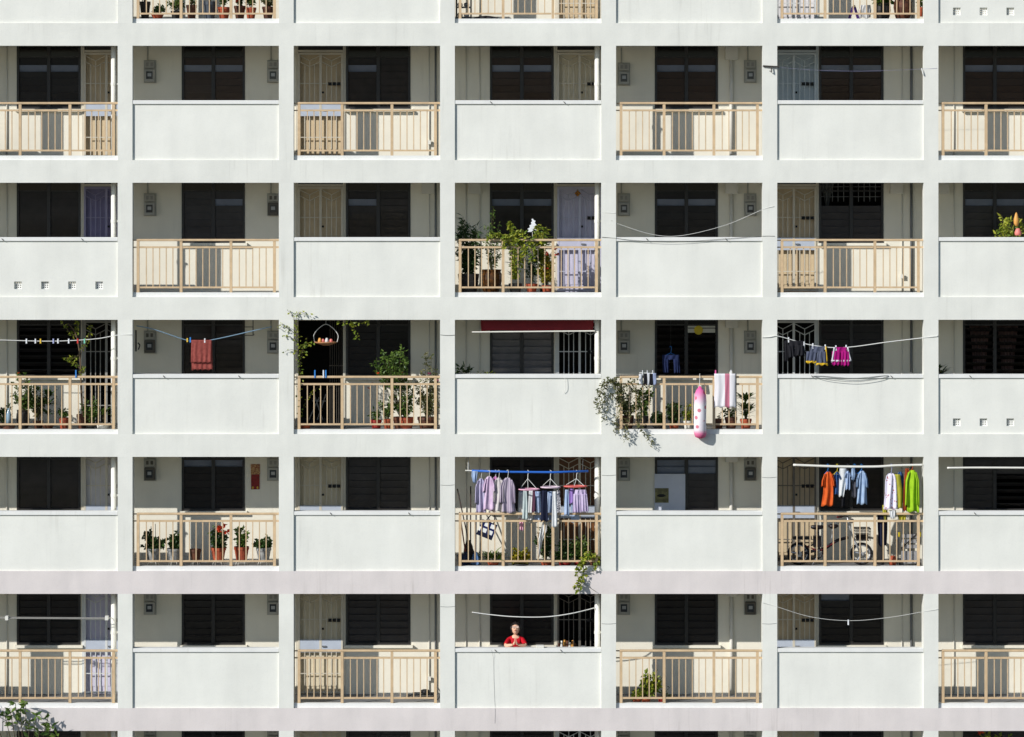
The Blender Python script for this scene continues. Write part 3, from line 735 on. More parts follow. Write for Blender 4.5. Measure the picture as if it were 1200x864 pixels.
# folded purple trestle
o = thing('folding_trestle', 'purple folding trestle standing open in the top storey', 'trestle', (P(1001, 0, 0.4).x, 0.4, floorz(0)))
for s in (-1, 1):
    m = MB(); x = P(1001, 0, 0.4).x
    m.tube([(x+s*0.015, 0.4, floorz(0)+0.3), (x+s*0.11, 0.4, floorz(0))], 0.018, 6); m.build('leg', 'fabric_purple', o)
    m = MB(); m.tube([(x+s*0.015, 0.55, floorz(0)+0.3), (x+s*0.11, 0.6, floorz(0))], 0.018, 6); m.build('leg', 'fabric_purple', o)
m = MB(); m.tube([(x, 0.36, floorz(0)+0.31), (x, 0.62, floorz(0)+0.31)], 0.025, 6); m.build('top_bar', 'door_tan', o)
m = MB(); cloth(m, [(6, 1008, 1020), (12, 1006, 1021), (21.5, 1007, 1020)], 0.42, 0.06, 1.5, 0.02); o = m.build('plastic_bag', 'shoe_white', smooth=True); tag(o, 'white plastic bag slumped beside the purple trestle', 'bag')
plant('big dark glazed urn with a leafy plant in the top storey', 1034, 0, 0.4, 20, 22, 'pot_dark', (1021, -18, 1046, 6), 'leaf_mid', style='urn', nst=10, per=26, L=0.1, w=0.05)
plant('big brown ribbed urn beside the dark one in the top storey', 1058, 0, 0.4, 22, 28, 'pot_brown', (1046, -40, 1070, -8), 'leaf_mid', style='urn')
plant('small terracotta pot against the pillar beside the brown urn', 1079, 0, 0.3, 7, 11, 'terracotta', (1074, -10, 1084, 6), 'leaf_mid', nst=4, per=14, raise_=0.1)

# ------------------------------------------------------------------ storey with the lilac gate
r = 2
plant('tall bamboo-like plant in a dark ribbed pot against the pillar', 549, r, 0.4, 25, 24, 'pot_dark', (534, 250, 562, 312), 'leaf_dark', style='ribbed', nst=16, per=34, L=0.13, w=0.028, ry=0.18, droop=0.35, start=0.2)
plant('spindly plant with fine leaves in a brown glazed dragon pot', 575.5, r, 0.42, 26, 29, 'pot_glazed', (566, 240, 592, 308), 'leaf_mid', style='urn', nst=9, per=34, L=0.05, w=0.022, ry=0.15, start=0.25)
vine('arching dragon fruit cactus spilling over the railing beside the croton', [[(604, 325, 0.22), (600, 292, 0.18), (606, 272, 0.05), (622, 284, -0.02), (624, 305, -0.02)], [(604, 325, 0.2), (598, 290, 0.18), (586, 274, 0.05), (572, 279, 0.0)],
     [(604, 325, 0.22), (603, 285, 0.15), (600, 268, 0.1), (598, 262, 0.1)], [(604, 325, 0.2), (612, 290, 0.15), (604, 282, 0.0), (602, 312, 0.0)], [(604, 325, 0.2), (610, 285, 0.1), (616, 290, 0.02), (612, 300, 0.0)],
     [(604, 325, 0.22), (618, 290, 0.18), (628, 276, 0.1), (631, 264, 0.1)], [(604, 325, 0.2), (600, 285, 0.1), (592, 276, 0.0), (590, 290, 0.0)]], 0.2, 'leaf_yellow', per=85, L=0.11, w=0.05, spread=0.025, name='cactus_plant', pot_=(604, 2, 0.25, 16, 13, 'pot_dark'))
plant('slim plant on a bare stem in a terracotta pot beside the croton', 623, r, 0.32, 14, 12.5, 'terracotta', (616, 285, 632, 318), 'leaf_dark', nst=5, per=16, L=0.07, w=0.035)
plant('yellow croton with red blooms in a terracotta pot by the lilac gate', 641, r, 0.3, 13, 10.5, 'terracotta', (631, 292, 649, 325), 'leaf_croton', nst=10, per=30, L=0.08, w=0.035, fl=('flower_red', [(641, 297), (651, 293), (653, 299), (640, 315)], 0.06))
plant('upright leafy plant with broad yellow-green leaves beside the white pinwheel', 637, r, 0.5, 11, 10, 'pot_dark', (626, 262, 647, 300), 'leaf_yellow', nst=7, per=12, L=0.13, w=0.06, ry=0.1, start=0.6)
mat('white_card', (232, 234, 236), 0.6, 0.03)
m = MB(); c = P(624, 266, 0.2)
prof = [(-.02, .15), (.005, .165), (.03, .13), (.06, .12), (.045, .08), (.085, .03), (.06, -.02), (.085, -.07), (.02, -.06), (-.02, -.1), (-.1, -.1), (-.07, -.06), (-.1, -.04), (-.05, -.01), (-.06, .03), (-.02, .05), (-.03, .09), (-.005, .11)]
vs = [c+Vector((x, -0.006, z)) for x, z in prof]+[c+Vector((x, 0.006, z)) for x, z in prof]; n = len(prof)
m.add(vs, [tuple(range(n)), tuple(range(2*n-1, n-1, -1))]+[(i, (i+1) % n, n+(i+1) % n, n+i) for i in range(n)])
o = m.build('garden_ornament', 'white_card'); tag(o, 'white cut-out bird ornament on a stick above the plants', 'ornament')
m = MB(); m.tube([P(624, 272, 0.2), P(623, 322, 0.32)], 0.006, 5); m.build('stick', 'pole_white', o)
mat('brass', (190, 132, 60), 0.35, 0.1, metal=0.6)
m = MB(); p = P(677, 226.5, YB-0.1)
for dx, dz in ((-0.03, 0), (0.03, 0.0), (0, -0.035), (0.0, 0.03)): m.lathe(p+Vector((dx, 0, dz-0.03)), [(0.004, 0), (0.03, 0.012), (0.026, 0.035), (0.008, 0.055)], 10)
m.tube([p+Vector((0, 0.05, 0.08)), p+Vector((0, 0, 0.0))], 0.006, 5)
tag(m.build('door_bells', 'brass', smooth=True), 'cluster of brass bells hanging on the lilac gate', 'ornament')
rope('clothesline', 'thin white wire sagging across the bay with two meter boxes', 'clothesline', [(716, 258, -0.02), (723, 262, 0.02), (765, 275, 0.03), (800, 276, 0.03), (850, 264, 0.03), (893, 246, 0.0), (907, 242, -0.01)], 0.004, 'rope_white')
rope('cable', 'dark cable draped along the front of a parapet below the sagging wire', 'cable', [(705, 278, -0.015), (722, 279.5, 0.0), (745, 282, -0.01), (790, 284, -0.01), (850, 280, -0.01), (893, 277, -0.006), (908, 277, -0.006)], 0.0035, 'rope_dark')
rope('cable', 'short pale cable tied round the pillar beside the lilac gate', 'cable', [(704, 249, 0.0), (712, 249.5, -0.004), (722, 250, -0.004)], 0.004, 'rope_white')
# flowering branch with a bird figure at the right edge
plant('green shrub with a bird ornament rising behind a white parapet', 1186, r, 0.45, 26, 30, 'pot_brown', (1166, 250, 1206, 285), 'leaf_yellow', nst=14, per=26, L=0.09, w=0.05, ry=0.2)
o = thing('bird_figure', 'orange and pink bird figure perched in the shrub', 'ornament', P(1190, 276, 0.2))
mat('bird_orange', (224, 164, 84), 0.5, 0.08); mat('bird_pink', (226, 130, 120), 0.5, 0.08)
m = MB(); p = P(1191, 258, 0.2); m.lathe(p+Vector((0, 0, -0.12)), [(0.02, 0), (0.05, 0.05), (0.055, 0.12), (0.04, 0.18), (0.03, 0.22), (0.01, 0.27)], 12); m.build('body', 'bird_orange', o, smooth=True)
m = MB(); p = P(1193, 270, 0.18); m.lathe(p+Vector((0, 0, -0.1)), [(0.06, 0), (0.07, 0.05), (0.05, 0.11), (0.03, 0.14)], 12); m.build('base', 'bird_pink', o, smooth=True)

# ------------------------------------------------------------------ clothesline bay with bracket, first full storey
rope('clothesline', 'thin line strung across the bay with the pale blue gate', 'clothesline', [(893, 78, -0.02), (905, 78.5, -0.03), (950, 82, 0.02), (1010, 83.5, 0.02), (1082, 81, 0.0), (1098, 80, -0.01)], 0.0022, 'rope_lilac')
m = MB(); m.tube([P(894, 77.5, -0.03), P(913, 78.5, -0.05)], 0.016, 6); m.tube([P(904, 78, -0.04), P(904, 85, -0.06), P(902, 83, -0.06)], 0.012, 5)
tag(m.build('line_bracket', 'hook_metal'), 'dark bracket with a peg holding the thin line on a pillar', 'bracket')
m = MB(); m.tube([P(1080, 80, -0.02), P(1082, 88, -0.03)], 0.013, 5); tag(m.build('line_hook', 'rope_white'), 'pale hook end of the thin line beside the empty bay', 'hook')

# ------------------------------------------------------------------ third storey: thin tree bay
r = 3
rope('clothesline', 'white clothesline carrying a row of coloured pegs', 'clothesline', [(-40, 398, 0.02), (0, 398.6, 0.02), (60, 400, 0.03), (110, 397.5, 0.03), (137, 393, 0.01), (156, 392, -0.015)], 0.008, 'rope_white')
for px, col in ((31, 'white'), (41.5, 'white'), (47.5, 'yellow'), (62.5, 'lilac'), (68, 'white'), (80.5, 'white'), (91, 'red'), (99, 'green')):
    peg(px, 399, 0.03, col, 'on the clothesline before the thin tree', 5.5)
peg(89, 437, 0.06, 'blue', 'clipped on the railing by the thin tree', 9)
rr = 3
o = thing('potted_tree', 'thin young tree reaching the ceiling in a brown pot', 'tree', (P(98, 0, 0.4).x, 0.4, floorz(3)))
pot(o, P(98, 0, 0.4).x, 0.4, floorz(3), 17/S, 19/S, 'pot_brown')
lf, st = MB(), MB(); base = P(97, 490, 0.4)
trunk = curve([base, P(95, 455, 0.38), P(94.5, 430, 0.36), P(92, 405, 0.34), P(88, 390, 0.33), P(80, 379, 0.32)], 6); st.tube(trunk, 0.022, 6, 0.008)
for path in ([(94, 420), (97, 408), (104, 395), (106, 380)], [(92, 405), (90, 392), (91, 380), (90, 374)], [(94, 432), (86, 425), (78, 419)], [(93, 415), (86, 420), (74, 420)], [(90, 395), (82, 390), (72, 377)], [(94.5, 440), (98, 430)]):
    pts = curve([P(a, b, 0.36) for a, b in path], 6); st.tube(pts, 0.009, 4, 0.003)
    for k in range(34):
        f = rnd(len(pts)*0.3, len(pts)-1.01); i = int(f); lf.leaf(pts[i]+Vector((rnd(-1, 1), rnd(-1, 1), rnd(-1, 1)))*0.025, Vector((rnd(-1, 1), rnd(-1, 1), rnd(-1, 0.6))), 0.075*rnd(0.6, 1.2), 0.035)
lf.build('foliage', 'leaf_yellow', o); st.build('trunk', 'bark', o)
plant('dense shrub with small leaves in a dark urn by the clothesline bay', 27, r, 0.4, 16, 24, 'pot_dark', (13, 432, 48, 480), 'leaf_mid', style='urn', nst=15, per=36, L=0.06, w=0.03, ry=0.2, fl=('flower_orange', [(22, 437)], 0.03))
plant('dracaena with drooping long leaves on a straight stem', 56, r, 0.35, 14, 7, 'pot_brown', (0, 0, 1, 1), 'leaf_dark', kind='spiky', spk=[(56.5, 473, 22, 0.28), (57, 464, 16, 0.24), (56, 484, 14, 0.2)], w=0.05)
plant('small plant in a terracotta pot beside the dracaena', 75, r, 0.38, 12, 15, 'terracotta', (68, 478, 82, 486), 'leaf_mid', nst=5, per=18, L=0.05, w=0.03)
plant('leafy plant at the foot of the thin tree', 106, r, 0.28, 12, 9, 'pot_dark', (94, 462, 114, 490), 'leaf_mid', nst=9, per=24, L=0.07, w=0.03)
plant('palm-like seedling in a wide white bowl', 121, r, 0.3, 16, 9, 'pot_white', (0, 0, 1, 1), 'leaf_mid', style='bowl', kind='spiky', spk=[(121, 484, 14, 0.22)], w=0.03)
plant('low plants in a brown trough at the left end of the tree bay', 3, r, 0.35, 18, 8, 'pot_brown', (-8, 470, 16, 490), 'leaf_dark', nst=8, per=22, L=0.07, w=0.03)
plant('grey-green trailing plant beside the dense shrub', 45, r, 0.45, 12, 11, 'pot_brown', (36, 446, 52, 482), 'leaf_dry', nst=8, per=24, L=0.06, w=0.028)
mat('bottle_blue', (150, 178, 196), 0.15, 0.1)
m = MB(); p = P(10, 489, 0.22); p.z = floorz(3)+0.12; m.lathe(p, [(0.05, 0), (0.052, 0.2), (0.04, 0.26), (0.02, 0.29), (0.02, 0.33)], 14); o = m.build('water_bottle', 'bottle_blue', smooth=True); tag(o, 'pale blue plastic bottle standing on a pot edge by the trough', 'bottle')
m = MB(); m.lathe(p+Vector((0, 0, -0.12)), [(0.11, 0), (0.13, 0.1), (0.13, 0.119)], 14); tag(m.build('flower_pot', 'pot_brown'), 'upturned brown pot under the pale blue bottle', 'pot')
# ---- red towel bay
rope('clothesline', 'blue-white line from wall to wall with the red towel', 'clothesline', [(160, 382, 0.2), (180, 386, 0.25), (224, 400, 0.3), (248, 398.5, 0.3), (300, 387, 0.25), (318, 383, 0.2)], 0.009, 'rope_blue')
clothm('towel_red', (158, 84, 76), (140, 70, 64), 30)
m = MB(); cloth(m, [(398.5, 224.3, 248.2), (410, 224, 248), (425, 223.6, 247.5)], 0.27, 0.006, 4, 0.012)
cloth(m, [(399, 225, 248.5), (420, 224.6, 249), (433.5, 224.6, 249.5)], 0.31, 0.006, 4, 0.012); tag(m.build('towel', 'towel_red', smooth=True), 'faded red towel folded over a blue line', 'towel')
peg(219.5, 398, 0.28, 'yellow', 'beside the red towel', 4.5); peg(223, 397.5, 0.28, 'blue', 'at the corner of the red towel', 6); peg(240, 398.5, 0.28, 'white', 'holding the red towel', 5)
m = MB(); xx = P(312, 0, YB).x
for dx in (-0.1, 0.1): m.tube([(P(292, 0, YB).x+dx, YB-0.01, FZ(rowtop(3)+22)), (P(292, 0, YB).x+dx, YB-0.22, FZ(rowtop(3)+22)), (P(292, 0, YB).x+dx, YB-0.22, FZ(rowtop(3)+2))], 0.01, 5)
for dz in (22, 12, 3): m.tube([(P(292, 0, YB).x-0.1, YB-0.22, FZ(rowtop(3)+dz)), (P(292, 0, YB).x+0.1, YB-0.22, FZ(rowtop(3)+dz))], 0.008, 5)
tag(m.build('wall_rack', 'hook_metal'), 'small dark wire rack on the wall beside the red towel', 'rack')
m = MB(); q = P(156.5, 0, 0.3); m.tube([(FX(colx(2))+0.03, 0.3, FZ(388)), (FX(colx(2))+0.03, 0.3, FZ(413))], 0.016, 6); m.tube(curve([(FX(colx(2))+0.06, 0.34, FZ(403)), (FX(colx(2))+0.1, 0.34, FZ(406)), (FX(colx(2))+0.07, 0.34, FZ(411))], 5), 0.012, 6)
tag(m.build('wall_hook', 'hook_metal'), 'black hook fixture on the pillar side by the red towel', 'hook')
# ---- bird feeder bay
o = thing('hanging_basket', 'round wicker tray hanging from a white wire hoop', 'basket', P(382, 406, 0.3))
mat('wicker', (190, 136, 92), 0.7, 0.2, 30)
m = MB(); c = P(382, 405, 0.3); m.lathe(c, [(0.06, 0), (0.15, 0.03), (0.235, 0.06), (0.24, 0.075), (0.2, 0.06), (0.1, 0.04)], 18, 0.7); m.build('tray', 'wicker', o, smooth=True)
m = MB(); m.tube(curve([c+Vector((-0.22, 0, 0.07)), c+Vector((-0.24, 0, 0.2)), c+Vector((-0.15, 0, 0.33)), c+Vector((0, 0, 0.42)), c+Vector((0.15, 0, 0.33)), c+Vector((0.24, 0, 0.2)), c+Vector((0.22, 0, 0.07))], 5), 0.008, 5); m.tube([c+Vector((0, 0, 0.42)), c+Vector((0, 0, 0.52))], 0.004, 4); m.build('hoop', 'rope_white', o)
for i, (dx, mm) in enumerate(((-0.06, 'bird_pink'), (0.02, 'shoe_white'), (0.1, 'bird_pink'), (-0.12, 'bird_orange'))):
    m = MB(); m.lathe(c+Vector((dx, -0.03*(i % 2), 0.055)), [(0.02, 0), (0.04, 0.02), (0.035, 0.05), (0.02, 0.075+0.02*(i % 2))], 10); m.build('fruit', mm, o, smooth=True)
vine('climbing vine with yellow-green leaves wrapping the pillar beside the basket', [[(353, 440, 0.1), (349, 420, 0.05), (350, 400, 0.04), (348, 380, 0.02)], [(351, 430, 0.1), (356, 410, 0.1), (360, 396, 0.1)], [(350, 425, 0.05), (357, 405, 0.15), (366, 402, 0.1)],
    [(349, 395, 0.02), (338, 385, -0.03), (329, 380, -0.04), (326, 384, -0.03)], [(349, 402, 0.0), (340, 395, -0.03), (332, 394, -0.04)], [(348, 385, 0.0), (343, 370, -0.03), (337, 364, -0.04)], [(349, 412, 0.02), (342, 410, -0.03), (334, 412, -0.04)], [(347, 378, -0.02), (350, 366, -0.05), (362, 370, -0.05)],
    [(352, 445, 0.1), (350, 470, 0.1), (353, 490, 0.15)]], 0.05, 'leaf_yellow', per=38, L=0.068, w=0.04, spread=0.04)
vine('sprig of bright vine leaves hanging from the ceiling by the basket', [[(398, 378, 0.1), (412, 380, 0.1), (416, 390, 0.08), (418, 396, 0.06)], [(412, 380, 0.1), (425, 377, 0.1), (434, 377, 0.12)]], 0.1, 'leaf_yellow', per=60, L=0.09, w=0.06, spread=0.03)
vine('bare twig with a few leaves leaning on the railing under the basket', [[(356, 478, 0.2), (362, 465, 0.18), (374, 452, 0.15)], [(362, 466, 0.18), (368, 458, 0.15)]], 0.15, 'leaf_yellow', per=25, L=0.06, w=0.035)
plant('bougainvillea with a wide airy crown over the railing', 470, r, 0.35, 20, 16, 'pot_brown', (436, 402, 482, 440), 'leaf_mid', nst=18, per=26, L=0.07, w=0.04, ry=0.2, start=0.55, fl=('flower_orange', [(443, 437), (470, 436), (432, 455), (436, 450)], 0.04))
plant('tall thin plant with pink flowers at the bougainvillea bay pillar', 500, r, 0.35, 22, 16, 'pot_brown', (482, 410, 517, 490), 'leaf_dry', nst=18, per=26, L=0.065, w=0.03, ry=0.2, start=0.2, fl=('flower_pink', [(503, 438), (514, 447)], 0.045))
plant('small seedling in a red plastic pot in the bougainvillea bay', 441, r, 0.3, 13, 13, 'pot_red', (434, 478, 448, 488), 'leaf_mid', nst=4, per=10, L=0.09, w=0.035)
plant('slender shrub in a terracotta pot beside the red plastic pot', 454.5, r, 0.32, 11, 14, 'terracotta', (445, 445, 466, 488), 'leaf_mid', nst=10, per=24, L=0.06, w=0.025)
plant('bushy upright shrub in a wide terracotta pot between slender shrubs', 475.5, r, 0.28, 20, 16, 'terracotta', (462, 448, 490, 486), 'leaf_mid', nst=16, per=28, L=0.065, w=0.026)
for px in (369, 379, 381.8): peg(px, 437, 0.065, 'blue' if px != 379 else 'white', 'clipped on the railing under the hanging basket', 9)
# folding rack and dark stool seen in the open doorway
m = MB()
for a, b in (((372, 492), (382, 462)), ((378, 492), (368, 462)), ((362, 492), (374, 466))): m.tube([P(*a, 0.6), P(*b, 0.6)], 0.012, 5)
m.tube([P(366, 470, 0.6), P(382, 470, 0.6)], 0.01, 5); tag(m.build('folding_rack', 'galv'), 'folded steel clothes rack leaning in the open doorway', 'rack')
m = MB(); p = P(358, 0, 0.3); p.z = floorz(3)+0.002; m.lathe(p, [(0.07, 0), (0.1, 0.09), (0.105, 0.11), (0.09, 0.11)], 14); tag(m.build('flower_pot', 'terracotta'), 'empty terracotta pot in the doorway bay under the vine', 'pot')
# ---- red awning bay
mat('awning_red', (128, 22, 32), 0.7, 0.1, 5)
o = thing('roller_blind', 'rolled dark red canvas blind under the beam', 'blind', P(630, 386, 0.18))
m = MB(); a, b = P(563, 0, 0.18), P(696, 0, 0.18); z0, z1 = FZ(388), FZ(374)
cloth(m, [(372, 563, 696), (380, 563.5, 695.5), (388, 564, 695)], 0.34, 0.045, 2, 0.004, nu=20, nv=6); m.build('canvas', 'awning_red', o, smooth=True)
m = MB(); m.tube([P(553, 389.3, 0.26), P(697, 388, 0.26)], 0.014, 8); m.build('bar', 'pole_white', o)
for px, lm, x0, x1, lab in ((543, 'leaf_dark', 534, 552, 'dark leafy potted plant peeping over the parapet under the red blind'), (569, 'leaf_yellow', 559, 580, 'yellow-green potted plant peeping over the parapet under the red blind')):
    plant(lab, px, r, 0.55, 16, 30, 'pot_brown', (x0, 428 if lm == 'leaf_dark' else 432, x1, 447), lm, nst=9, per=16, L=0.1 if lm == 'leaf_dark' else 0.07, w=0.04, ry=0.12)
rope('cable', 'thin pale cord looped over the parapet under the red blind', 'cord', [(662, 442, -0.01), (662.5, 455, -0.008), (661, 461, 0.02)], 0.004, 'rope_white')
rope('cable', 'pair of grey cords tied round the pillar beside the red blind', 'cord', [(516, 392.5, -0.005), (524, 393.2, -0.005), (533.5, 392.8, -0.005)], 0.005, 'galv')
# ---- towel and bolster bay
vine('straggly grey-green plant spilling over the curb beside the pillar', [[(734, 478, 0.2), (728, 455, 0.0), (716, 446, -0.08), (704, 462, -0.1), (702, 484, -0.1)], [(734, 478, 0.2), (722, 462, -0.05), (710, 470, -0.1), (708, 495, -0.1)], [(735, 478, 0.2), (720, 448, -0.05), (706, 452, -0.1), (699, 472, -0.1)],
     [(736, 478, 0.2), (726, 470, -0.02), (722, 495, -0.06), (721, 507, -0.06)], [(738, 478, 0.2), (735, 495, -0.05), (732, 505, -0.08), (734, 516, -0.08)], [(750, 480, 0.2), (748, 498, -0.05), (756, 508, -0.06), (764, 521, -0.06)], [(734, 478, 0.2), (730, 460, 0.05), (735, 450, 0.0), (746, 445, 0.0)],
     [(734, 478, 0.2), (725, 455, 0.0), (722, 448, -0.05), (712, 445, -0.1)], [(736, 478, 0.2), (742, 455, 0.1), (748, 462, 0.0), (745, 480, 0.0)]], 0.0, 'leaf_dry', per=115, L=0.07, w=0.034, spread=0.06, name='trailing_plant')
plant('woody plant in a brown pot beside the straggly trailing plant', 736, r, 0.3, 14, 18, 'pot_brown', (722, 448, 752, 488), 'leaf_mid', nst=10, per=22, L=0.06, w=0.03, r0=0.01)
plant('branching shrub in a dark pot under the hanging socks', 752.5, r, 0.3, 15, 18, 'pot_dark', (742, 446, 768, 485), 'leaf_mid', nst=9, per=20, L=0.07, w=0.04, r0=0.01)
plant('round dense green shrub beside the branching shrub', 771, r, 0.28, 12, 6, 'pot_dark', (762, 482, 781, 496), 'leaf_dark', nst=26, per=30, L=0.045, w=0.028, ry=0.12)
plant('plant in terracotta pot between round shrub and cream pot', 790, r, 0.3, 12, 8, 'terracotta', (776, 470, 800, 492), 'leaf_dark', nst=10, per=22, L=0.07, w=0.04)
plant('bright green seedlings in a small cream pot beside the bolster', 806, r, 0.3, 11, 12, 'pot_white', (799, 472, 813, 488), 'leaf_yellow', nst=8, per=14, L=0.07, w=0.03)
plant('small empty-looking brown pot beside the pink bolster', 842, r, 0.32, 12, 14, 'pot_brown', (838, 480, 847, 488), 'leaf_dry', nst=2, per=8, L=0.04, w=0.02)
plant('brown pot under the white striped towel', 856.5, r, 0.3, 15, 16, 'pot_brown', (848, 476, 866, 486), 'leaf_mid', nst=5, per=12, L=0.06, w=0.03)
plant('spiky dracaena in a terracotta pot beside the white striped towel', 874, r, 0.3, 14, 14, 'terracotta', (0, 0, 1, 1), 'leaf_mid', kind='spiky', spk=[(874, 468, 20, 0.3), (871, 478, 16, 0.26), (877, 480, 16, 0.26), (874, 486, 14, 0.22)], w=0.045)
o = thing('sock_hanger', 'small hanger with black and white socks clipped over the railing', 'socks', P(757, 440, 0.03))
clothm('sock_black', (36, 36, 40)); clothm('sock_white', (214, 216, 220)); clothm('sock_blue', (158, 170, 200))
for i, (px, mm) in enumerate(((751, 'sock_white'), (756.5, 'sock_black'), (760, 'sock_white'), (763, 'sock_black'), (767, 'sock_blue'))):
    m = MB(); cloth(m, [(438+rnd(-1, 1), px-2.2, px+2), (446, px-2.4, px+2.4), (451, px-2.6, px+2.2)], 0.02-0.01*(i % 2), 0.02, 1, 0.008, nu=8, nv=8); m.build('sock', mm, o, smooth=True)
m = MB(); m.tube([P(749, 437, 0.03), P(769, 438, 0.03)], 0.009, 5); m.build('bar', 'rope_white', o)
for px in (753, 758.5, 765): m = MB(); m.tube([P(px, 434, 0.02), P(px, 440, 0.02)], 0.01, 5); m.build('clip', 'peg_white', o)
# bolster with tie-dye print
bm_ = bpy.data.materials.new('bolster_print'); bm_.use_nodes = True; nd = bm_.node_tree.nodes; L_ = bm_.node_tree.links
tc = nd.new('ShaderNodeTexCoord'); sp = nd.new('ShaderNodeSeparateXYZ'); L_.new(tc.outputs['Object'], sp.inputs[0])
cr = nd.new('ShaderNodeValToRGB'); e = cr.color_ramp.elements
e[0].position = 0.0; e[0].color = (*lin((200, 60, 110)), 1); e[1].position = 1.0; e[1].color = (*lin((214, 70, 140)), 1)
for pos, colr in ((0.1, (222, 120, 160)), (0.17, (232, 222, 228)), (0.62, (234, 232, 234)), (0.88, (226, 120, 170))): q = e.new(pos); q.color = (*lin(colr), 1)
mr = nd.new('ShaderNodeMapRange'); mr.inputs['From Max'].default_value = 1.03; L_.new(sp.outputs['Z'], mr.inputs['Value']); L_.new(mr.outputs[0], cr.inputs[0])
vo = nd.new('ShaderNodeTexVoronoi'); vo.inputs['Scale'].default_value = 6.5; L_.new(tc.outputs['Object'], vo.inputs['Vector'])
lt = nd.new('ShaderNodeMapRange'); lt.inputs['From Min'].default_value = 0.30; lt.inputs['From Max'].default_value = 0.22; lt.inputs['To Max'].default_value = 0.8; L_.new(vo.outputs['Distance'], lt.inputs['Value'])
mx = nd.new('ShaderNodeMix'); mx.data_type = 'RGBA'; L_.new(lt.outputs[0], mx.inputs[0]); L_.new(cr.outputs[0], mx.inputs[6]); mx.inputs[7].default_value = (*lin((196, 50, 84)), 1)
L_.new(mx.outputs[2], nd['Principled BSDF'].inputs['Base Color']); nd['Principled BSDF'].inputs['Roughness'].default_value = 0.9; MATS['bolster_print'] = bm_
m = MB(); p = P(820.5, 514, -0.12); m.lathe(p, [(0.03, 0), (0.10, 0.03), (0.122, 0.1), (0.118, 0.3), (0.122, 0.5), (0.12, 0.75), (0.108, 0.86), (0.08, 0.94), (0.035, 1.0), (0.015, 1.03)], 20)
random.seed(3)
m.v = [(x+0.006*math.sin(9*z+5*y*9), y, z) for (x, y, z) in m.v]
o = m.build('bolster', 'bolster_print', smooth=True, loc=p); tag(o, 'long white bolster with pink dots hung over the railing to dry', 'bolster')
m = MB(); m.tube([P(819.5, 454, -0.12), P(820, 446, -0.02), P(820, 438, 0.05)], 0.005, 5); m.build('string', 'rope_white', o)
pattern('towel_stripe', (222, 220, 222), (198, 120, 140), 'stripe', 2.2, 0.2)
m = MB(); cloth(m, [(438, 837, 862), (452, 837.5, 862), (477.5, 836.5, 862.5)], -0.005, 0.008, 3, 0.012); o = m.build('towel', 'towel_stripe', smooth=True); tag(o, 'white towel with pink stripe pegged on the railing', 'towel')
peg(838.5, 437, 0.02, 'pink', 'holding the white striped towel', 9); peg(856.5, 437, 0.02, 'white', 'holding the white striped towel', 9)
clothm('jeans_navy', (44, 54, 92), (36, 46, 78), 20)
o = garment('shorts', 'small navy jeans hanging in the gallery above the railing', 'trousers', [[(416, 776, 796), (422, 776, 796)], [(421, 776, 784), (437, 777, 784)], [(421, 789, 796), (437, 790, 797)]], 0.9, 'jeans_navy')
hanger(786, 408, 414, 0.9, 'peg_blue', 'pale blue hanger holding the small navy jeans', 8)
rope('cord', 'short cord from the ceiling holding the jeans hanger', 'cord', [(786, 368, 0.9), (786, 388, 0.9), (786, 407, 0.9)], 0.004, 'rope_dark')
o = thing('window_sticker', 'yellow round sign above a white paper on the louvre window', 'sign', P(818, 392, YB-0.03))
mat('paper_white', (206, 206, 196), 0.7, 0.04); mat('sign_yellow', (214, 190, 50), 0.6, 0.06)
a, b = P(806, 390, YB-0.025), P(838, 382, YB-0.025); box('paper', a.x, b.x, YB-0.026, YB-0.018, a.z, b.z, 'paper_white', o)
m = MB(); p = P(818.5, 387, YB-0.034); m.tube([p+Vector((0, -0.006, 0)), p+Vector((0, 0.006, 0))], 0.09, 20); m.build('disc', 'sign_yellow', o)
# ---- line of shorts
rope('clothesline', 'pale line across two pillars carrying three pairs of shorts', 'clothesline', [(893, 395.5, -0.01), (902, 395, -0.015), (911, 394, -0.005), (928, 398.5, 0.06), (948, 404, 0.08), (975, 407.5, 0.08), (1000, 406.5, 0.08), (1040, 401, 0.06), (1082, 396, 0.0), (1099, 394, -0.012)], 0.009, 'rope_white')
clothm('shorts_black', (40, 40, 44)); clothm('shorts_grey', (92, 98, 116), (82, 88, 108)); clothm('shorts_magenta', (176, 30, 124), (160, 26, 116))
clothm('trim_yellow', (222, 182, 50)); clothm('trim_white', (224, 222, 226))
Yc = 0.08
garment('shorts', 'black shorts pegged on the line before the white lattice gate', 'shorts', [[(399.5, 925, 942), (407, 924, 942)], [(405, 922.5, 931), (419, 924, 933)], [(405, 932, 942.5), (417, 931, 943)]], Yc, 'shorts_black')
garment('trousers', 'long black garment hanging edge-on at the end of the shorts line', 'trousers', [[(399, 919, 925), (424, 919, 924)]], Yc+0.04, 'shorts_black')
o = garment('shorts', 'grey shorts with yellow trim in the middle of the line', 'shorts', [[(406, 950.5, 968), (414, 949, 968.5)], [(412, 945, 957.5), (423.5, 944.5, 957)], [(412, 958, 968.5), (426, 956.5, 970)]], Yc, 'shorts_grey')
m = MB(); cloth(m, [(423, 944.5, 957), (425.5, 944.3, 957.4)], Yc-0.02, 0.032, 2, 0.012, nv=3); cloth(m, [(425.5, 956.5, 970), (428, 956.3, 970.4)], Yc-0.03, 0.032, 2, 0.012, nv=3); cloth(m, [(406, 967, 968.6), (424, 968, 970)], Yc-0.03, 0.01, 1, 0.004, nv=6, nu=3); m.build('trim', 'trim_yellow', o, smooth=True)
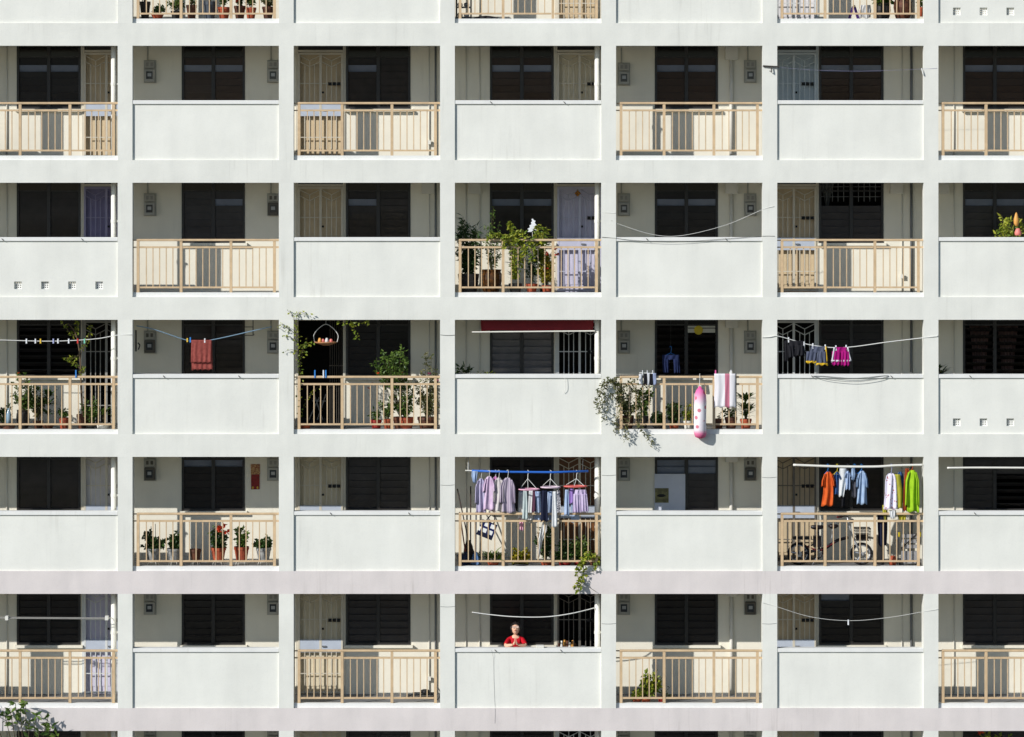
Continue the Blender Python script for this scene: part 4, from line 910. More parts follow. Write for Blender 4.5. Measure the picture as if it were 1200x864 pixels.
o = garment('shorts', 'magenta shorts with white trim next to the grey pair', 'shorts', [[(407, 977.5, 994), (414, 976.5, 995)], [(412, 975, 985.5), (428, 975, 985.5)], [(412, 985.5, 995.5), (428.5, 986, 996)]], Yc, 'shorts_magenta')
m = MB(); cloth(m, [(407, 977, 979), (416, 975.5, 977.5), (424, 974, 976)], Yc-0.035, 0.008, 1, 0.003, nu=3, nv=6); cloth(m, [(407, 992.5, 994.5), (416, 994.5, 996), (423, 996.5, 998)], Yc-0.035, 0.008, 1, 0.003, nu=3, nv=6); cloth(m, [(422, 974, 985), (424, 974, 985)], Yc-0.03, 0.02, 2, 0.01, nv=3); cloth(m, [(422, 986, 997), (424, 986, 997.5)], Yc-0.03, 0.02, 2, 0.01, nv=3); m.build('trim', 'trim_white', o, smooth=True)
for px, py in ((924, 398), (942, 403), (952.5, 405), (967, 406.5), (979.5, 407.5), (991.5, 407)): peg(px, py-0.5, Yc, 'white', 'on the line holding the shorts', 6)
rope('hose', 'thin grey hose looped along the parapet below the shorts line', 'hose', [(953, 441, -0.005), (970, 445, -0.02), (1000, 447.5, -0.025), (1025, 445, -0.02), (1040, 441.5, -0.005), (1036, 440.5, 0.0), (1000, 443.5, -0.018), (965, 441, -0.01), (953, 441, -0.006)], 0.005, 'galv')
plant('small dark palm in a pot behind the parapet with vent blocks', 1101, r, 0.5, 15, 36, 'pot_dark', (0, 0, 1, 1), 'leaf_dark', kind='spiky', spk=[(1103, 436, 18, 0.26), (1101, 430, 8, 0.18)], w=0.03)
clothm('curtain_red', (120, 96, 90), (96, 74, 70), 8); clothm('curtain_grey', (130, 132, 130), (104, 106, 106), 8)
def curtain(r_, px0, px1, y0, y1, mm, label):
    m = MB(); cloth(m, [(y0, px0, px1), ((y0+y1)/2, px0+4, px1-4), (y1, px0+6, px1-7)], YB+0.25, 0.01, 5, 0.03, nu=30); tag(m.build('curtain', mm, smooth=True), label, 'curtain')
curtain(3, 1135, 1161, 376, 440, 'curtain_red', 'faded reddish curtain behind the open louvres above the vent blocks, left leaf')
curtain(3, 1168, 1194, 376, 440, 'curtain_red', 'faded reddish curtain behind the open louvres above the vent blocks, right leaf')
curtain(2, 961, 978, 214, 242, 'curtain_grey', 'grey checked curtain behind the window grille')

# ------------------------------------------------------------------ fourth storey: six pots
r = 4
for px, w, h, m_, box_, lm, lab, fl, n_ in [
    (179.5, 17, 15, 'pot_grey', (160, 622, 196, 645), 'leaf_dark', 'wide leafy plant in a grey pot on a wire stand near the pillar', None, 14),
    (204, 17, 15, 'pot_grey', (196, 624, 216, 645), 'leaf_dark', 'leafy plant in a grey pot next to a small brown pot', None, 10),
    (229, 14, 14, 'pot_brown', None, None, 'small brown pot without a plant on a wire stand', None, 0),
    (256, 18, 16, 'terracotta', (246, 618, 267, 642), 'leaf_dark', 'big red hibiscus bush in a terracotta pot', ('flower_red', [(257.5, 619.5), (258.5, 621), (266, 624), (262, 617)], 0.09), 14),
    (283, 18, 17, 'terracotta', (275, 618, 291, 637), 'leaf_mid', 'airy small shrub in a terracotta pot beside the hibiscus', None, 8),
    (309, 18, 16, 'pot_grey', (296, 627, 317, 643), 'leaf_dark', 'round leafy plant in a grey pot at the right end of six pots', None, 11)]:
    plant(lab, px, r, 0.3, w, h, m_, box_, lm, nst=n_, per=20, L=0.075, w=0.045, fl=fl, raise_=0.12, stand=True, ry=0.14)
m = MB()
for px, y0, y1 in ((177, 617, 640), (182, 614, 640)): m.tube([P(px, y0, 0.3), P(px+0.5, y1, 0.3)], 0.006, 4)
tag(m.build('plant_stakes', 'hook_metal'), 'pair of thin dark stakes stuck in the wide leafy grey pot', 'stakes')
o = thing('wall_hanging', 'red and gold paper festival hanging on the corridor wall', 'decoration', P(299, 573, YB-0.02))
mat('paper_red', (150, 34, 26), 0.6, 0.12, 30, rgb2=(120, 24, 22)); mat('paper_gold', (206, 168, 110), 0.5, 0.15, 50, rgb2=(140, 60, 40)); mat('gold', (214, 170, 70), 0.4, 0.1)
a, b = P(294.3, 573.5, YB), P(304.3, 556, YB); box('banner', a.x, b.x, YB-0.02, YB-0.004, a.z, b.z, 'paper_red', o)
a, b = P(294, 555.8, YB), P(304.6, 544, YB); box('lattice_top', a.x, b.x, YB-0.022, YB-0.004, a.z, b.z, 'paper_gold', o)
for px in (296.5, 302): a = P(px, 571, YB); m = MB(); m.lathe(a+Vector((0, -0.03, -0.03)), [(0.01, 0), (0.025, 0.02), (0.012, 0.05)], 8); m.build('tassel', 'gold', o)
# ---- laundry on the blue pole
Yp = 0.1
o = thing('laundry_pole', 'blue bamboo-style laundry pole slung across the gallery opening', 'pole', P(620, 553, Yp))
m = MB(); m.tube([P(553, 551.8, Yp), P(600, 553.3, Yp), P(650, 553.6, Yp), P(689.5, 552.2, Yp)], 0.022, 8); m.build('pole', 'pole_blue', o, smooth=True)
m = MB(); m.tube([P(545, 551.5, Yp), P(553, 551.8, Yp)], 0.012, 6); m.tube([P(549, 542, Yp+0.02), P(549, 551.6, Yp+0.02)], 0.014, 6); m.build('end_fitting', 'pole_white', o)
for px in (549, 683): m = MB(); m.tube([P(px, 530, Yp), P(px, 552.5, Yp)], 0.005, 4); m.build('hanging_wire', 'galv', o)
LG = 'laundry on the blue pole'
clothm('c_lav', (188, 180, 206), (170, 164, 194)); clothm('c_pinklav', (222, 198, 220), (208, 180, 210)); clothm('c_pink', (206, 128, 186)); clothm('c_beige', (216, 210, 206), (198, 190, 190))
pattern('c_plaid', (176, 164, 178), (142, 130, 150), 'stripe', 24, 0.4); clothm('c_white', (220, 222, 222)); clothm('c_grgrey', (190, 202, 200)); clothm('c_ltblue', (178, 196, 224), (160, 182, 214))
clothm('c_navy', (34, 38, 58)); clothm('c_maroon', (92, 60, 76)); clothm('c_purple', (156, 126, 196)); clothm('c_lilac', (206, 192, 218), (190, 172, 206)); pattern('c_print', (200, 200, 204), (60, 60, 70), 'spot', 34, 0.42)
def shirt(label, x0, x1, y0, y1, Y, mm, sleeve=True, group=LG, long=False, sl=0.45, side=0):
    w = x1-x0; c = (x0+x1)/2+side; h_ = rnd(-0.1, 0.1)*w; drop = random.choice((None, None, 1, 2))
    body = [(y0, c-w*0.14, c+w*0.14), (y0+2.5, c-w*0.26, c+w*0.26), (y0+(y1-y0)*0.2, c-w*0.33, c+w*0.33), (y0+(y1-y0)*0.6, c-w*0.36, c+w*0.37), (y1, c-w*0.42+h_, c+w*0.43+h_)]
    pcs = [body]
    if sleeve:
        ys = y0+(y1-y0)*(0.85 if long else sl)
        if drop: ys -= (y1-y0)*0.12
        pcs += [[(y0+2.5, c-w*0.3, c-w*0.12), (y0+(y1-y0)*0.25, c-w*0.46, c-w*0.26), (ys, x0, x0+w*0.2)], [(y0+2.5, c+w*0.12, c+w*0.3), (y0+(y1-y0)*0.25, c+w*0.26, c+w*0.46), (ys, x1-w*0.2, x1)]]
    o = garment('shirt', label, 'shirt', pcs, Y, mm, group, thick=0.03, folds=rnd(1.3, 1.9), depth=0.03)
    return o
Q = [('lavender long shirt at the end of the blue pole', 556.5, 571, 561, 601, 'c_lav', True, 0.12), ('pale pink-lilac blouse with wide sleeves on the blue pole', 565.5, 581, 558.5, 598, 'c_pinklav', False, 0.08), ('bright pink top half hidden on the blue pole', 575.5, 586, 558.5, 588, 'c_pink', False, 0.14),
     ('beige-grey shirt between pink top and plaid shirt', 577, 592, 560, 600, 'c_beige', True, 0.09), ('purple-grey striped shirt on the blue pole', 585.5, 604.5, 560, 601, 'c_plaid', True, 0.06)]
for lab, x0, x1, y0, y1, mm, lg, Y in Q:
    shirt(lab, x0, x1, y0, y1, Y, mm, long=lg); hanger((x0+x1)/2, 553, y0, Y, 'rope_white', 'white hanger of the '+lab.split(' on ')[0].split(' at ')[0].split(' between ')[0], 5)
def peg_hanger(px, x0, x1, yr, mm, label):
    o = thing('peg_hanger', label, 'hanger', P(px, yr, Yp), 'ring peg hangers on the blue pole')
    c = P((x0+x1)/2, yr, Yp); rx = (x1-x0)/2/S; m = MB()
    pts = [c+Vector((rx*math.cos(a*math.pi/12), 0.14*math.sin(a*math.pi/12), 0)) for a in range(25)]; m.tube(pts, 0.014, 6); m.build('ring', mm, o, smooth=True)
    top = P(px, 561, Yp)
    for dx in (-0.8, -0.1, 0.75): m = MB(); m.tube([top, c+Vector((rx*dx, 0.1*(1 if dx < -0.5 else -1), 0.02))], 0.005, 4); m.build('cord', 'rope_white', o)
    m = MB(); m.tube(curve([top, P(px+0.3, 556, Yp), P(px+1.2, 552.5, Yp), P(px-0.6, 551, Yp)], 4), 0.007, 5); m.build('hook', 'rope_white', o)
mat('ring_pink', (226, 168, 190), 0.4, 0.04); mat('ring_white', (218, 196, 208), 0.4, 0.04); mat('ring_coral', (224, 108, 100), 0.4, 0.04)
peg_hanger(618.5, 608, 632, 573.5, 'ring_pink', 'pale pink ring peg hanger on the blue pole')
peg_hanger(645, 634, 656.5, 571, 'ring_white', 'white and mauve ring peg hanger on the blue pole')
peg_hanger(675.6, 661, 687.5, 570, 'ring_coral', 'coral red ring peg hanger on the blue pole')
for i, (x0, x1, y0, y1, mm, lab) in enumerate([(607, 614, 576, 608, 'c_white', 'white vest hanging from the pale pink ring'), (612.5, 618.5, 575, 609, 'c_grgrey', 'grey-green cloth hanging from the pale pink ring'), (619, 625.5, 575, 612, 'c_white', 'white and maroon striped top at the pale pink ring'),
      (623.5, 628, 576, 600, 'c_maroon', 'maroon cloth beside the white top at the pale pink ring'), (626.5, 634, 576, 612, 'c_ltblue', 'light blue trousers hanging from the pale pink ring'), (634, 642, 575, 611, 'c_navy', 'navy trousers hanging from the mauve ring'), (641, 648, 576, 612, 'c_ltblue', 'light blue leg of trousers hanging from the mauve ring'),
      (647, 653, 576, 618, 'c_white', 'narrow white garment beside the printed cloth'), (652, 657, 575, 606, 'c_print', 'black and white printed cloth on the mauve ring'), (661.5, 667, 574, 604, 'c_ltblue', 'light blue shorts on the coral ring'), (667, 673, 573, 590, 'c_purple', 'purple underwear on the coral ring'), (669, 679, 575, 612, 'c_ltblue', 'pale blue cloth hanging low under the coral ring'), (609, 613, 576, 622, 'ring_pink', 'pink cloth strip hanging low under the pale pink ring')]):
    garment('laundry_item', lab, 'laundry', [[(y0, x0+0.8, x1-0.8), ((y0+y1)/2, x0, x1), (y1, x0-0.5, x1+0.3)]], Yp+(0.12 if i in (11, 12) else (-0.1 if i % 2 else 0.08)), mm, LG, thick=0.02, folds=1.3, depth=0.015)
garment('shorts', 'wide lilac shorts hanging from the coral ring', 'shorts', [[(574, 674, 687), (580, 673, 688)], [(579, 672, 680), (601, 671, 681)], [(579, 680, 688), (600, 681, 690)]], Yp-0.1, 'c_lilac', LG, folds=3)
garment('laundry_item', 'bunch of blue-white cloths tied at the pole end fitting', 'laundry', [[(552, 553, 560), (558, 552.5, 559.5), (566, 554.5, 557.5)]], Yp, 'c_ltblue', LG, thick=0.03, folds=2)
pattern('bag_check', (228, 228, 224), (26, 36, 84), 'check', 8, 0.34)
m = MB(); c = P(571, 620, 0.14); m.box(c.x-0.16, c.x+0.16, 0.09, 0.19, c.z-0.17, c.z+0.14)
o = m.build('shopping_bag', 'bag_check', loc=c); o.rotation_euler = (0, R(22), 0); tag(o, 'white and navy checked bag hanging behind the railing', 'bag')
box('bottom_band', c.x-0.163, c.x+0.163, 0.086, 0.194, c.z-0.172, c.z-0.09, 'c_navy', o)
m = MB(); m.tube(curve([c+Vector((-0.08, 0, 0.14)), c+Vector((-0.03, 0, 0.29)), c+Vector((0.04, 0, 0.29)), c+Vector((0.08, 0, 0.14))], 5), 0.012, 5); m.build('handle', 'c_navy', o)
# brooms, mop, buckets
mat('stick_red', (150, 62, 50), 0.5, 0.1); mat('stick_dark', (60, 46, 38), 0.6, 0.1); mat('mop_blue', (84, 116, 160), 0.7, 0.12); mat('bucket_blue', (36, 48, 82), 0.5, 0.1)
def stick(name, label, cat, a, b, Y0, Y1, mm, head=None):
    o = thing(name, label, cat, P(*b, Y1)); m = MB(); m.tube([P(*a, Y0), P(*b, Y1)], 0.013, 6); m.build('handle', mm, o)
    if head:
        h = MB(); p = P(*b, Y1); cloth(h, [(b[1]-1, b[0]-2, b[0]+2), (b[1]+6, b[0]-5, b[0]+5), (b[1]+14, b[0]-6, b[0]+6)], Y1, 0.04, 3, 0.01, nu=10, nv=6); h.build('head', head, o)
stick('broom', 'dark-handled broom leaning at a slant beside the checked bag', 'broom', (536, 573), (549, 634), 1.0, 0.6, 'stick_dark', 'stick_dark')
stick('broom', 'red-handled broom leaning against the pillar beside the laundry', 'broom', (538.5, 600), (545.5, 648), 0.5, 0.45, 'stick_red', 'bucket_blue')
stick('broom', 'straight dark broom standing behind the lavender shirt', 'broom', (551.5, 570), (551.5, 642), 1.1, 0.6, 'stick_dark', 'stick_dark')
stick('mop', 'pale blue mop standing behind the railing beside the lavender shirt', 'mop', (558, 600), (557.5, 648), 0.4, 0.35, 'mop_blue', 'mop_blue')
for px, w in ((543, 14), (556, 15)):
    p = P(px, 0, 0.5); p.z = floorz(4)+0.002; m = MB(); m.lathe(p, [(0.1, 0), (0.125, 0.2), (0.13, 0.22), (0.115, 0.22), (0.1, 0.05)], 16); tag(m.build('bucket', 'bucket_blue' if px < 550 else 'pot_dark', smooth=False), 'dark blue bucket under the brooms' if px < 550 else 'black bucket beside the pale blue mop', 'bucket')
plant('low grassy spider plant in a terracotta pot under the plaid shirts', 578, r, 0.3, 14, 6, 'terracotta', (0, 0, 1, 1), 'leaf_mid', kind='spiky', spk=[(577, 652, 22, 0.3), (572, 655, 14, 0.25), (584, 653, 16, 0.28)], w=0.03)
plant('bright yellow-green variegated plant behind the railing under the laundry', 610, r, 0.25, 20, 5, 'pot_dark', (597, 645, 622, 662), 'leaf_croton', nst=14, per=16, L=0.08, w=0.06, ry=0.14)
plant('leafy shrub draped with a white cloth under the laundry', 640, r, 0.4, 14, 6, 'terracotta', (626, 612, 652, 652), 'leaf_dark', nst=12, per=22, L=0.08, w=0.04)
garment('cloth', 'cream cloth hung like a folded umbrella over the leafy shrub', 'cloth', [[(612, 636, 641), (622, 633, 641), (634, 630.5, 636), (654, 629.5, 632)]], 0.18, 'c_white', thick=0.04)
plant('dense dark bush in a red pot behind the railing, right of the draped shrub', 662, r, 0.35, 16, 6, 'pot_red', (650, 634, 673, 656), 'leaf_dark', nst=14, per=24, L=0.11, w=0.03)
plant('tall dense bush in a red pot before the brown door', 680, r, 0.4, 16, 6, 'pot_red', (668, 630, 690, 656), 'leaf_mid', nst=16, per=24, L=0.1, w=0.03)
vine('broad-leaved vine trailing over the curb onto the pink beam', [[(700, 655, 0.25), (697, 650, 0.05), (692, 652, -0.02), (684, 655, -0.06), (681, 668, -0.08)], [(700, 655, 0.2), (700, 660, 0.0), (696, 666, -0.03)], [(686, 654, -0.04), (680, 662, -0.06), (677, 674, -0.07), (680, 690, -0.08)], [(684, 658, -0.06), (683, 675, -0.07), (676, 686, -0.08), (675, 693, -0.08)], [(700, 652, 0.15), (690, 650, 0.0), (686, 648, -0.02)]],
     0.0, 'leaf_yellow', per=75, L=0.085, w=0.075, spread=0.035, name='trailing_plant', pot_=(696, 4, 0.35, 12, 12, 'pot_brown'))
rope('dry_tendril', 'thin dry tendril reaching out from the trailing vine', 'tendril', [(684, 683, -0.05), (690, 688, -0.05), (699, 694, -0.04)], 0.004, 'twig')
# ---- white board window and picture
o = thing('white_board', 'white board with a small old picture covering half a window', 'board', P(783, 598, YB-0.03))
a, b = P(767, 606, YB-0.03), P(803, 555.5, YB-0.03); mat('board_white', (206, 210, 222), 0.5, 0.03); box('board', a.x, b.x, YB-0.035, YB-0.02, a.z, b.z, 'board_white', o)
mat('picture', (150, 144, 96), 0.6, 0.3, 14, rgb2=(96, 92, 60))
a, b = P(767.5, 589, YB), P(783.5, 572, YB); box('picture', a.x, b.x, YB-0.041, YB-0.0355, a.z, b.z, 'picture', o)
m = MB(); c = P(775, 581, YB-0.046); m.lathe(c+Vector((0, 0, -0.03)), [(0.03, 0), (0.085, 0.02), (0.085, 0.04), (0.04, 0.06)], 12, 0.06); m.build('picture_motif', 'black_slot', o)
# ---- laundry on the white pole
Yq = 0.05
o = rope('laundry_pole', 'white laundry pole with orange shirt and lime shirt', 'pole', [(929.5, 545, Yq), (980, 546.8, Yq), (1025, 547, Yq), (1050, 545.6, Yq), (1081.5, 545, Yq)], 0.024, 'pole_white')
LG2 = 'laundry on the white pole'
clothm('c_orange', (224, 104, 48), (206, 90, 40)); clothm('c_denim', (70, 104, 156), (52, 82, 132)); clothm('c_black', (34, 34, 38)); clothm('c_skyblue', (168, 190, 216), (150, 174, 206)); clothm('c_greyd', (84, 84, 92)); clothm('c_lime', (168, 210, 48), (150, 194, 40)); clothm('c_olive', (184, 178, 66), (164, 160, 60)); clothm('c_rust', (176, 84, 44), (150, 66, 36))
shirt('bright orange shirt hanging on the white pole', 962.5, 979, 553, 593, Yq, 'c_orange', group=LG2, sl=0.55)
shirt('blue denim shirt next to the orange one', 975.5, 986, 553, 580, Yq+0.03, 'c_denim', group=LG2)
garment('trousers', 'white and black long trousers on the white pole', 'trousers', [[(549, 984, 992), (560, 983.5, 992.5), (582, 983, 989)]], Yq, 'c_white', LG2, folds=1.5)
garment('trousers', 'black trouser leg hanging beside the white one', 'trousers', [[(552, 987, 992), (575, 986, 991.5), (595, 986, 989.5)]], Yq+0.05, 'c_black', LG2, folds=1.5)
shirt('small blue children\'s top between white trousers and grey top', 989.5, 997.5, 552, 574, Yq, 'c_ltblue', group=LG2)
shirt('dark grey top beside the light blue tee', 997, 1006, 552, 583, Yq+0.04, 'c_greyd', group=LG2)
garment('laundry_item', 'small white and blue cap-like cloth pegged above the grey top', 'laundry', [[(549, 998, 1001.5), (556, 997, 1002.5), (563, 998, 1001)]], Yq-0.02, 'c_skyblue', LG2)
shirt('light blue tee hanging on the white pole', 1003, 1017.5, 552, 591, Yq, 'c_skyblue', group=LG2, sl=0.5)
pattern('c_floral', (222, 216, 232), (176, 116, 110), 'spot', 17, 0.26)
pc = shirt('white shirt with flower print on the white pole', 1034, 1054, 555, 597, Yq-0.02, 'c_floral', False, LG2)
m = MB(); cloth(m, [(556, 1048, 1055), (575, 1049, 1057.5), (596, 1048.5, 1057.5)], Yq-0.01, 0.03, 1.5, 0.012); pn = m.build('side_panel', 'c_olive', pc, smooth=True)
shirt('blue-grey shirt half hidden behind the flower print shirt', 1049, 1061, 553, 590, Yq+0.08, 'c_denim', False, LG2)
garment('dress', 'narrow rust brown dress beside the lime shirt', 'dress', [[(549, 1061, 1065), (560, 1059.5, 1066), (599, 1058, 1064.5)]], Yq+0.02, 'c_rust', LG2)
shirt('lime green long-sleeved shirt at the end of the white pole', 1060.5, 1078, 551, 600, Yq-0.03, 'c_lime', group=LG2, long=True)
for px, py, mm, lab in ((970, 552, 'peg_blue', 'blue hanger of the bright orange shirt'), (981, 552, 'sign_yellow', 'yellow hanger of the blue denim shirt'), (1009.5, 551, 'peg_blue', 'blue hanger of the light blue tee'), (1044.5, 554, 'peg_lilac', 'lilac hanger of the flower print shirt'), (1069, 550, 'flower_orange', 'orange hanger of the lime green shirt'), (993.5, 551, 'c_greyd', 'grey hanger of the small blue top'), (1001.5, 551, 'peg_blue', 'blue hanger of the dark grey top')):
    hanger(px, 546, py, Yq, mm, lab, 4)
for (x0, x1, y0, y1, mm, lab) in ((1034, 1040, 592, 612, 'c_olive', 'olive cloth hanging low behind the railing beside the flower print shirt'), (1052, 1062, 601, 612, 'c_olive', 'short olive cloth hung behind the railing above the trolley'), (1042, 1050, 598, 608, 'c_white', 'white and black towel laid over the railing'), (1028, 1040, 602, 640, 'c_navy', 'dark navy trousers hanging behind the railing beside the trolley')):
    garment('laundry_item', lab, 'laundry', [[(y0, x0, x1), ((y0+y1)/2, x0+0.5, x1), (y1, x0+2, x1-1)]], 0.15 if mm != 'c_white' else 0.06, mm, LG2, thick=0.03)
rope('laundry_pole', 'bare white laundry pole before dark louvres', 'pole', [(1110, 548.5, 0.02), (1150, 548.2, 0.02), (1225, 548.5, 0.02)], 0.02, 'pole_white')
# ---- electric bicycle
def bicycle():
    Y = 0.62; z0 = floorz(4); xr, xf = P(936, 0, Y).x, P(1009.5, 0, Y).x; rw = 0.225
    o = thing('electric_bicycle', 'black electric bicycle with wire front basket and silver rims', 'bicycle', ((xr+xf)/2, Y, z0))
    mat('tyre', (30, 30, 32), 0.8, 0.1); mat('rim', (190, 192, 196), 0.3, 0.05, metal=0.5); mat('bike_black', (34, 28, 32), 0.35, 0.1); mat('bike_red', (120, 34, 42), 0.4, 0.1)
    for x in (xr, xf):
        c = Vector((x, Y, z0+rw))
        w = MB(); w.tube([c+Vector(((rw-0.025)*math.cos(a*math.pi/14), 0, (rw-0.025)*math.sin(a*math.pi/14))) for a in range(29)], 0.027, 8); wo_ = w.build('wheel', 'tyre', o, smooth=True)
        q = MB(); q.tube([c+Vector(((rw-0.055)*math.cos(a*math.pi/14), 0, (rw-0.055)*math.sin(a*math.pi/14))) for a in range(29)], 0.014, 6); q.build('rim', 'rim', wo_, smooth=True)
        q = MB()
        for k in range(5):
            a = k*2*math.pi/5+0.3; q.tube([c+Vector((0.03*math.cos(a), 0, 0.03*math.sin(a))), c+Vector(((rw-0.06)*math.cos(a+0.12), 0, (rw-0.06)*math.sin(a+0.12)))], 0.014, 5)
        q.tube([c+Vector((0, -0.05, 0)), c+Vector((0, 0.05, 0))], 0.06 if x == xr else 0.04, 12); q.build('spokes', 'rim', wo_)
        f = MB(); arc = [c+Vector(((rw+0.02)*math.cos(a), 0, (rw+0.02)*math.sin(a))) for a in [R(20+k*14) if x == xf else R(35+k*15) for k in range(10)]]
        vs = []
        for p in arc: vs += [p+Vector((0, -0.035, 0)), p+Vector((0, 0.035, 0))]
        f.add(vs, [(2*i, 2*i+1, 2*i+3, 2*i+2) for i in range(9)]); f.build('mudguard', 'rim', o, smooth=True)
    def pt(px, py, dy=0.0): return P(px, py, Y+dy)
    f = MB(); f.tube(curve([pt(936, 651), pt(952, 646), pt(966, 643), pt(980, 634), pt(994, 630)], 5), 0.032, 8); f.tube([pt(960, 645), pt(959, 628), pt(957.5, 618)], 0.022, 8); f.tube([pt(936, 651), pt(948, 640), pt(960, 636)], 0.018, 6); f.tube([pt(966, 643), pt(962, 652), pt(958, 655)], 0.02, 6)
    f.build('frame', 'bike_black', o, smooth=True)
    f = MB(); f.tube([pt(962, 645, -0.04), pt(978, 636, -0.04)], 0.012, 6); f.tube([pt(945, 640, -0.04), pt(957, 645, -0.04)], 0.012, 6); f.build('trim', 'bike_red', o)
    f = MB(); f.tube([pt(1009.5, 651, -0.045), pt(1003, 637, -0.045), pt(998, 626), pt(994.5, 612), pt(993, 606)], 0.018, 8); f.tube([pt(1009.5, 651, 0.045), pt(1003, 637, 0.045)], 0.018, 8); f.build('fork', 'rim', o, smooth=True)
    f = MB(); f.tube(curve([pt(984, 606, -0.22), pt(991, 605, -0.12), pt(994, 606, 0), pt(991, 605, 0.12), pt(984, 606, 0.22)], 5), 0.014, 6); hb = f.build('handlebar', 'bike_black', o)
    for dy in (-0.22, 0.22): f = MB(); f.tube([pt(981, 606.2, dy), pt(986.5, 605.8, dy*0.85)], 0.02, 8); f.build('grip', 'bike_red', hb)
    f = MB(); f.lathe(pt(997, 611)+Vector((0.02, 0, -0.04)), [(0.02, 0), (0.05, 0.03), (0.05, 0.07), (0.02, 0.09)], 10); f.build('headlight', 'rim', o, smooth=True)
    for (px, py, lw) in ((957.5, 617.5, 0.15), (976.5, 616.5, 0.1)):
        f = MB(); c = pt(px, py); f.lathe(c+Vector((0, 0, -0.05)), [(0.05, 0), (0.10, 0.03), (0.11, 0.06), (0.07, 0.08)], 14, 0.75)
        f.v = [(c.x+(x-c.x)*lw/0.1, y, z) for (x, y, z) in f.v]; f.build('saddle', 'bike_black', o, smooth=True)
    f = MB(); f.tube([pt(976, 618), pt(974, 639)], 0.016, 6); f.build('seat_post', 'rim', o)
    f = MB(); f.box(pt(929, 0).x, pt(951, 0).x, Y-0.07, Y+0.07, pt(0, 632).z, pt(0, 628.5).z); f.tube([pt(936, 650, -0.06), pt(934, 632, -0.06)], 0.01, 5); f.tube([pt(936, 650, 0.06), pt(934, 632, 0.06)], 0.01, 5); f.build('rear_carrier', 'bike_black', o)
    f = MB(); f.box(pt(953, 0).x, pt(962, 0).x, Y-0.06, Y+0.06, pt(0, 641).z, pt(0, 628).z); f.build('battery', 'bike_black', o)
    bk = MB(); xa, xb = pt(1001, 0).x, pt(1019.5, 0).x; zt, zb = pt(0, 619).z, pt(0, 633).z
    for k in range(5):
        z = zb+(zt-zb)*k/4; i = 0.03*(1-k/4)
        bk.tube([(xa+i, Y-0.13+i, z), (xb-i, Y-0.13+i, z), (xb-i, Y+0.13-i, z), (xa+i, Y+0.13-i, z), (xa+i, Y-0.13+i, z)], 0.007 if k < 4 else 0.013, 5)
    for k in range(7):
        x = xa+(xb-xa)*k/6; bk.tube([(x, Y-0.13, zt), (x, Y-0.1, zb), (x, Y+0.1, zb), (x, Y+0.13, zt)], 0.005, 4)
    b_ = bk.build('basket', 'bike_black', o); f = MB(); f.box(xa+0.04, xb-0.04, Y-0.09, Y+0.09, zb+0.008, zb+0.12); f.build('basket_lining', 'bike_black', b_)
    f = MB(); f.tube([pt(958, 652, 0.03), pt(952, 662, -0.1)], 0.012, 5); f.build('kickstand', 'rim', o)
    for s in (-1, 1): f = MB(); f.tube([pt(963, 650, 0), pt(963+s*3, 650+s*5, s*0.1), pt(963+s*5, 650+s*5, s*0.12)], 0.012, 5); f.build('pedal_crank', 'rim', o)
bicycle()
# ---- shopping trolley
o = thing('folding_trolley', 'grey folding trolley with yellow handle grips beside the pillar', 'trolley', (P(1066, 0, 0.4).x, 0.4, floorz(4)))
for px, lean in ((1053.5, 0), (1078, 0.5)):
    m = MB(); m.tube([P(px-2, 662, 0.42), P(px, 628, 0.38)], 0.018, 6); rail_ = m.build('side_rail', 'galv', o); m = MB(); m.tube([P(px, 629, 0.38), P(px+0.2, 623.5, 0.37)], 0.024, 8); m.build('grip', 'sign_yellow', rail_)
a, b = P(1056, 660, 0.42), P(1077, 646, 0.42); mat('trolley_grey', (150, 150, 152), 0.5, 0.06); box('tray', a.x, b.x, 0.40, 0.46, a.z, b.z, 'trolley_grey', o)
a, b = P(1057, 643.5, 0.42), P(1076, 625, 0.42)
for k in range(3): zc = a.z+(b.z-a.z)*(k+0.5)/3; box('slat', a.x, b.x, 0.39, 0.42, zc-0.035, zc+0.035, 'trolley_grey', o)
m = MB(); m.tube([P(1056, 643, 0.38), P(1070, 630, 0.38), P(1078, 622, 0.38)], 0.012, 5); m.tube([P(1074, 634, 0.3), P(1076, 629, 0.3), P(1078, 634, 0.3), P(1074, 634, 0.3)], 0.01, 5); m.build('strap', 'shoe_black', o)
for px in (1056, 1076): m = MB(); p = P(px, 0, 0.42); p.z = floorz(4)+0.05; m.tube([p+Vector((0, -0.03, 0)), p+Vector((0, 0.03, 0))], 0.05, 14); m.build('wheel', 'shoe_black', o)
m = MB(); p = P(1040, 0, 0.75); m.box(P(1028, 0, 0.75).x, P(1036, 0, 0.75).x, 0.65, 0.9, floorz(4)+0.002, FZ(633)); tag(m.build('cardboard_box', 'pot_dark'), 'dark box standing on the floor behind the front wheel', 'box')
m = MB(); p = P(1046, 0, 0.35); p.z = floorz(4)+0.002; m.lathe(p, [(0.06, 0), (0.085, 0.12), (0.06, 0.2), (0.03, 0.22)], 12); tag(m.build('clay_jar', 'terracotta', smooth=True), 'small clay jar between dark box and trolley', 'jar')

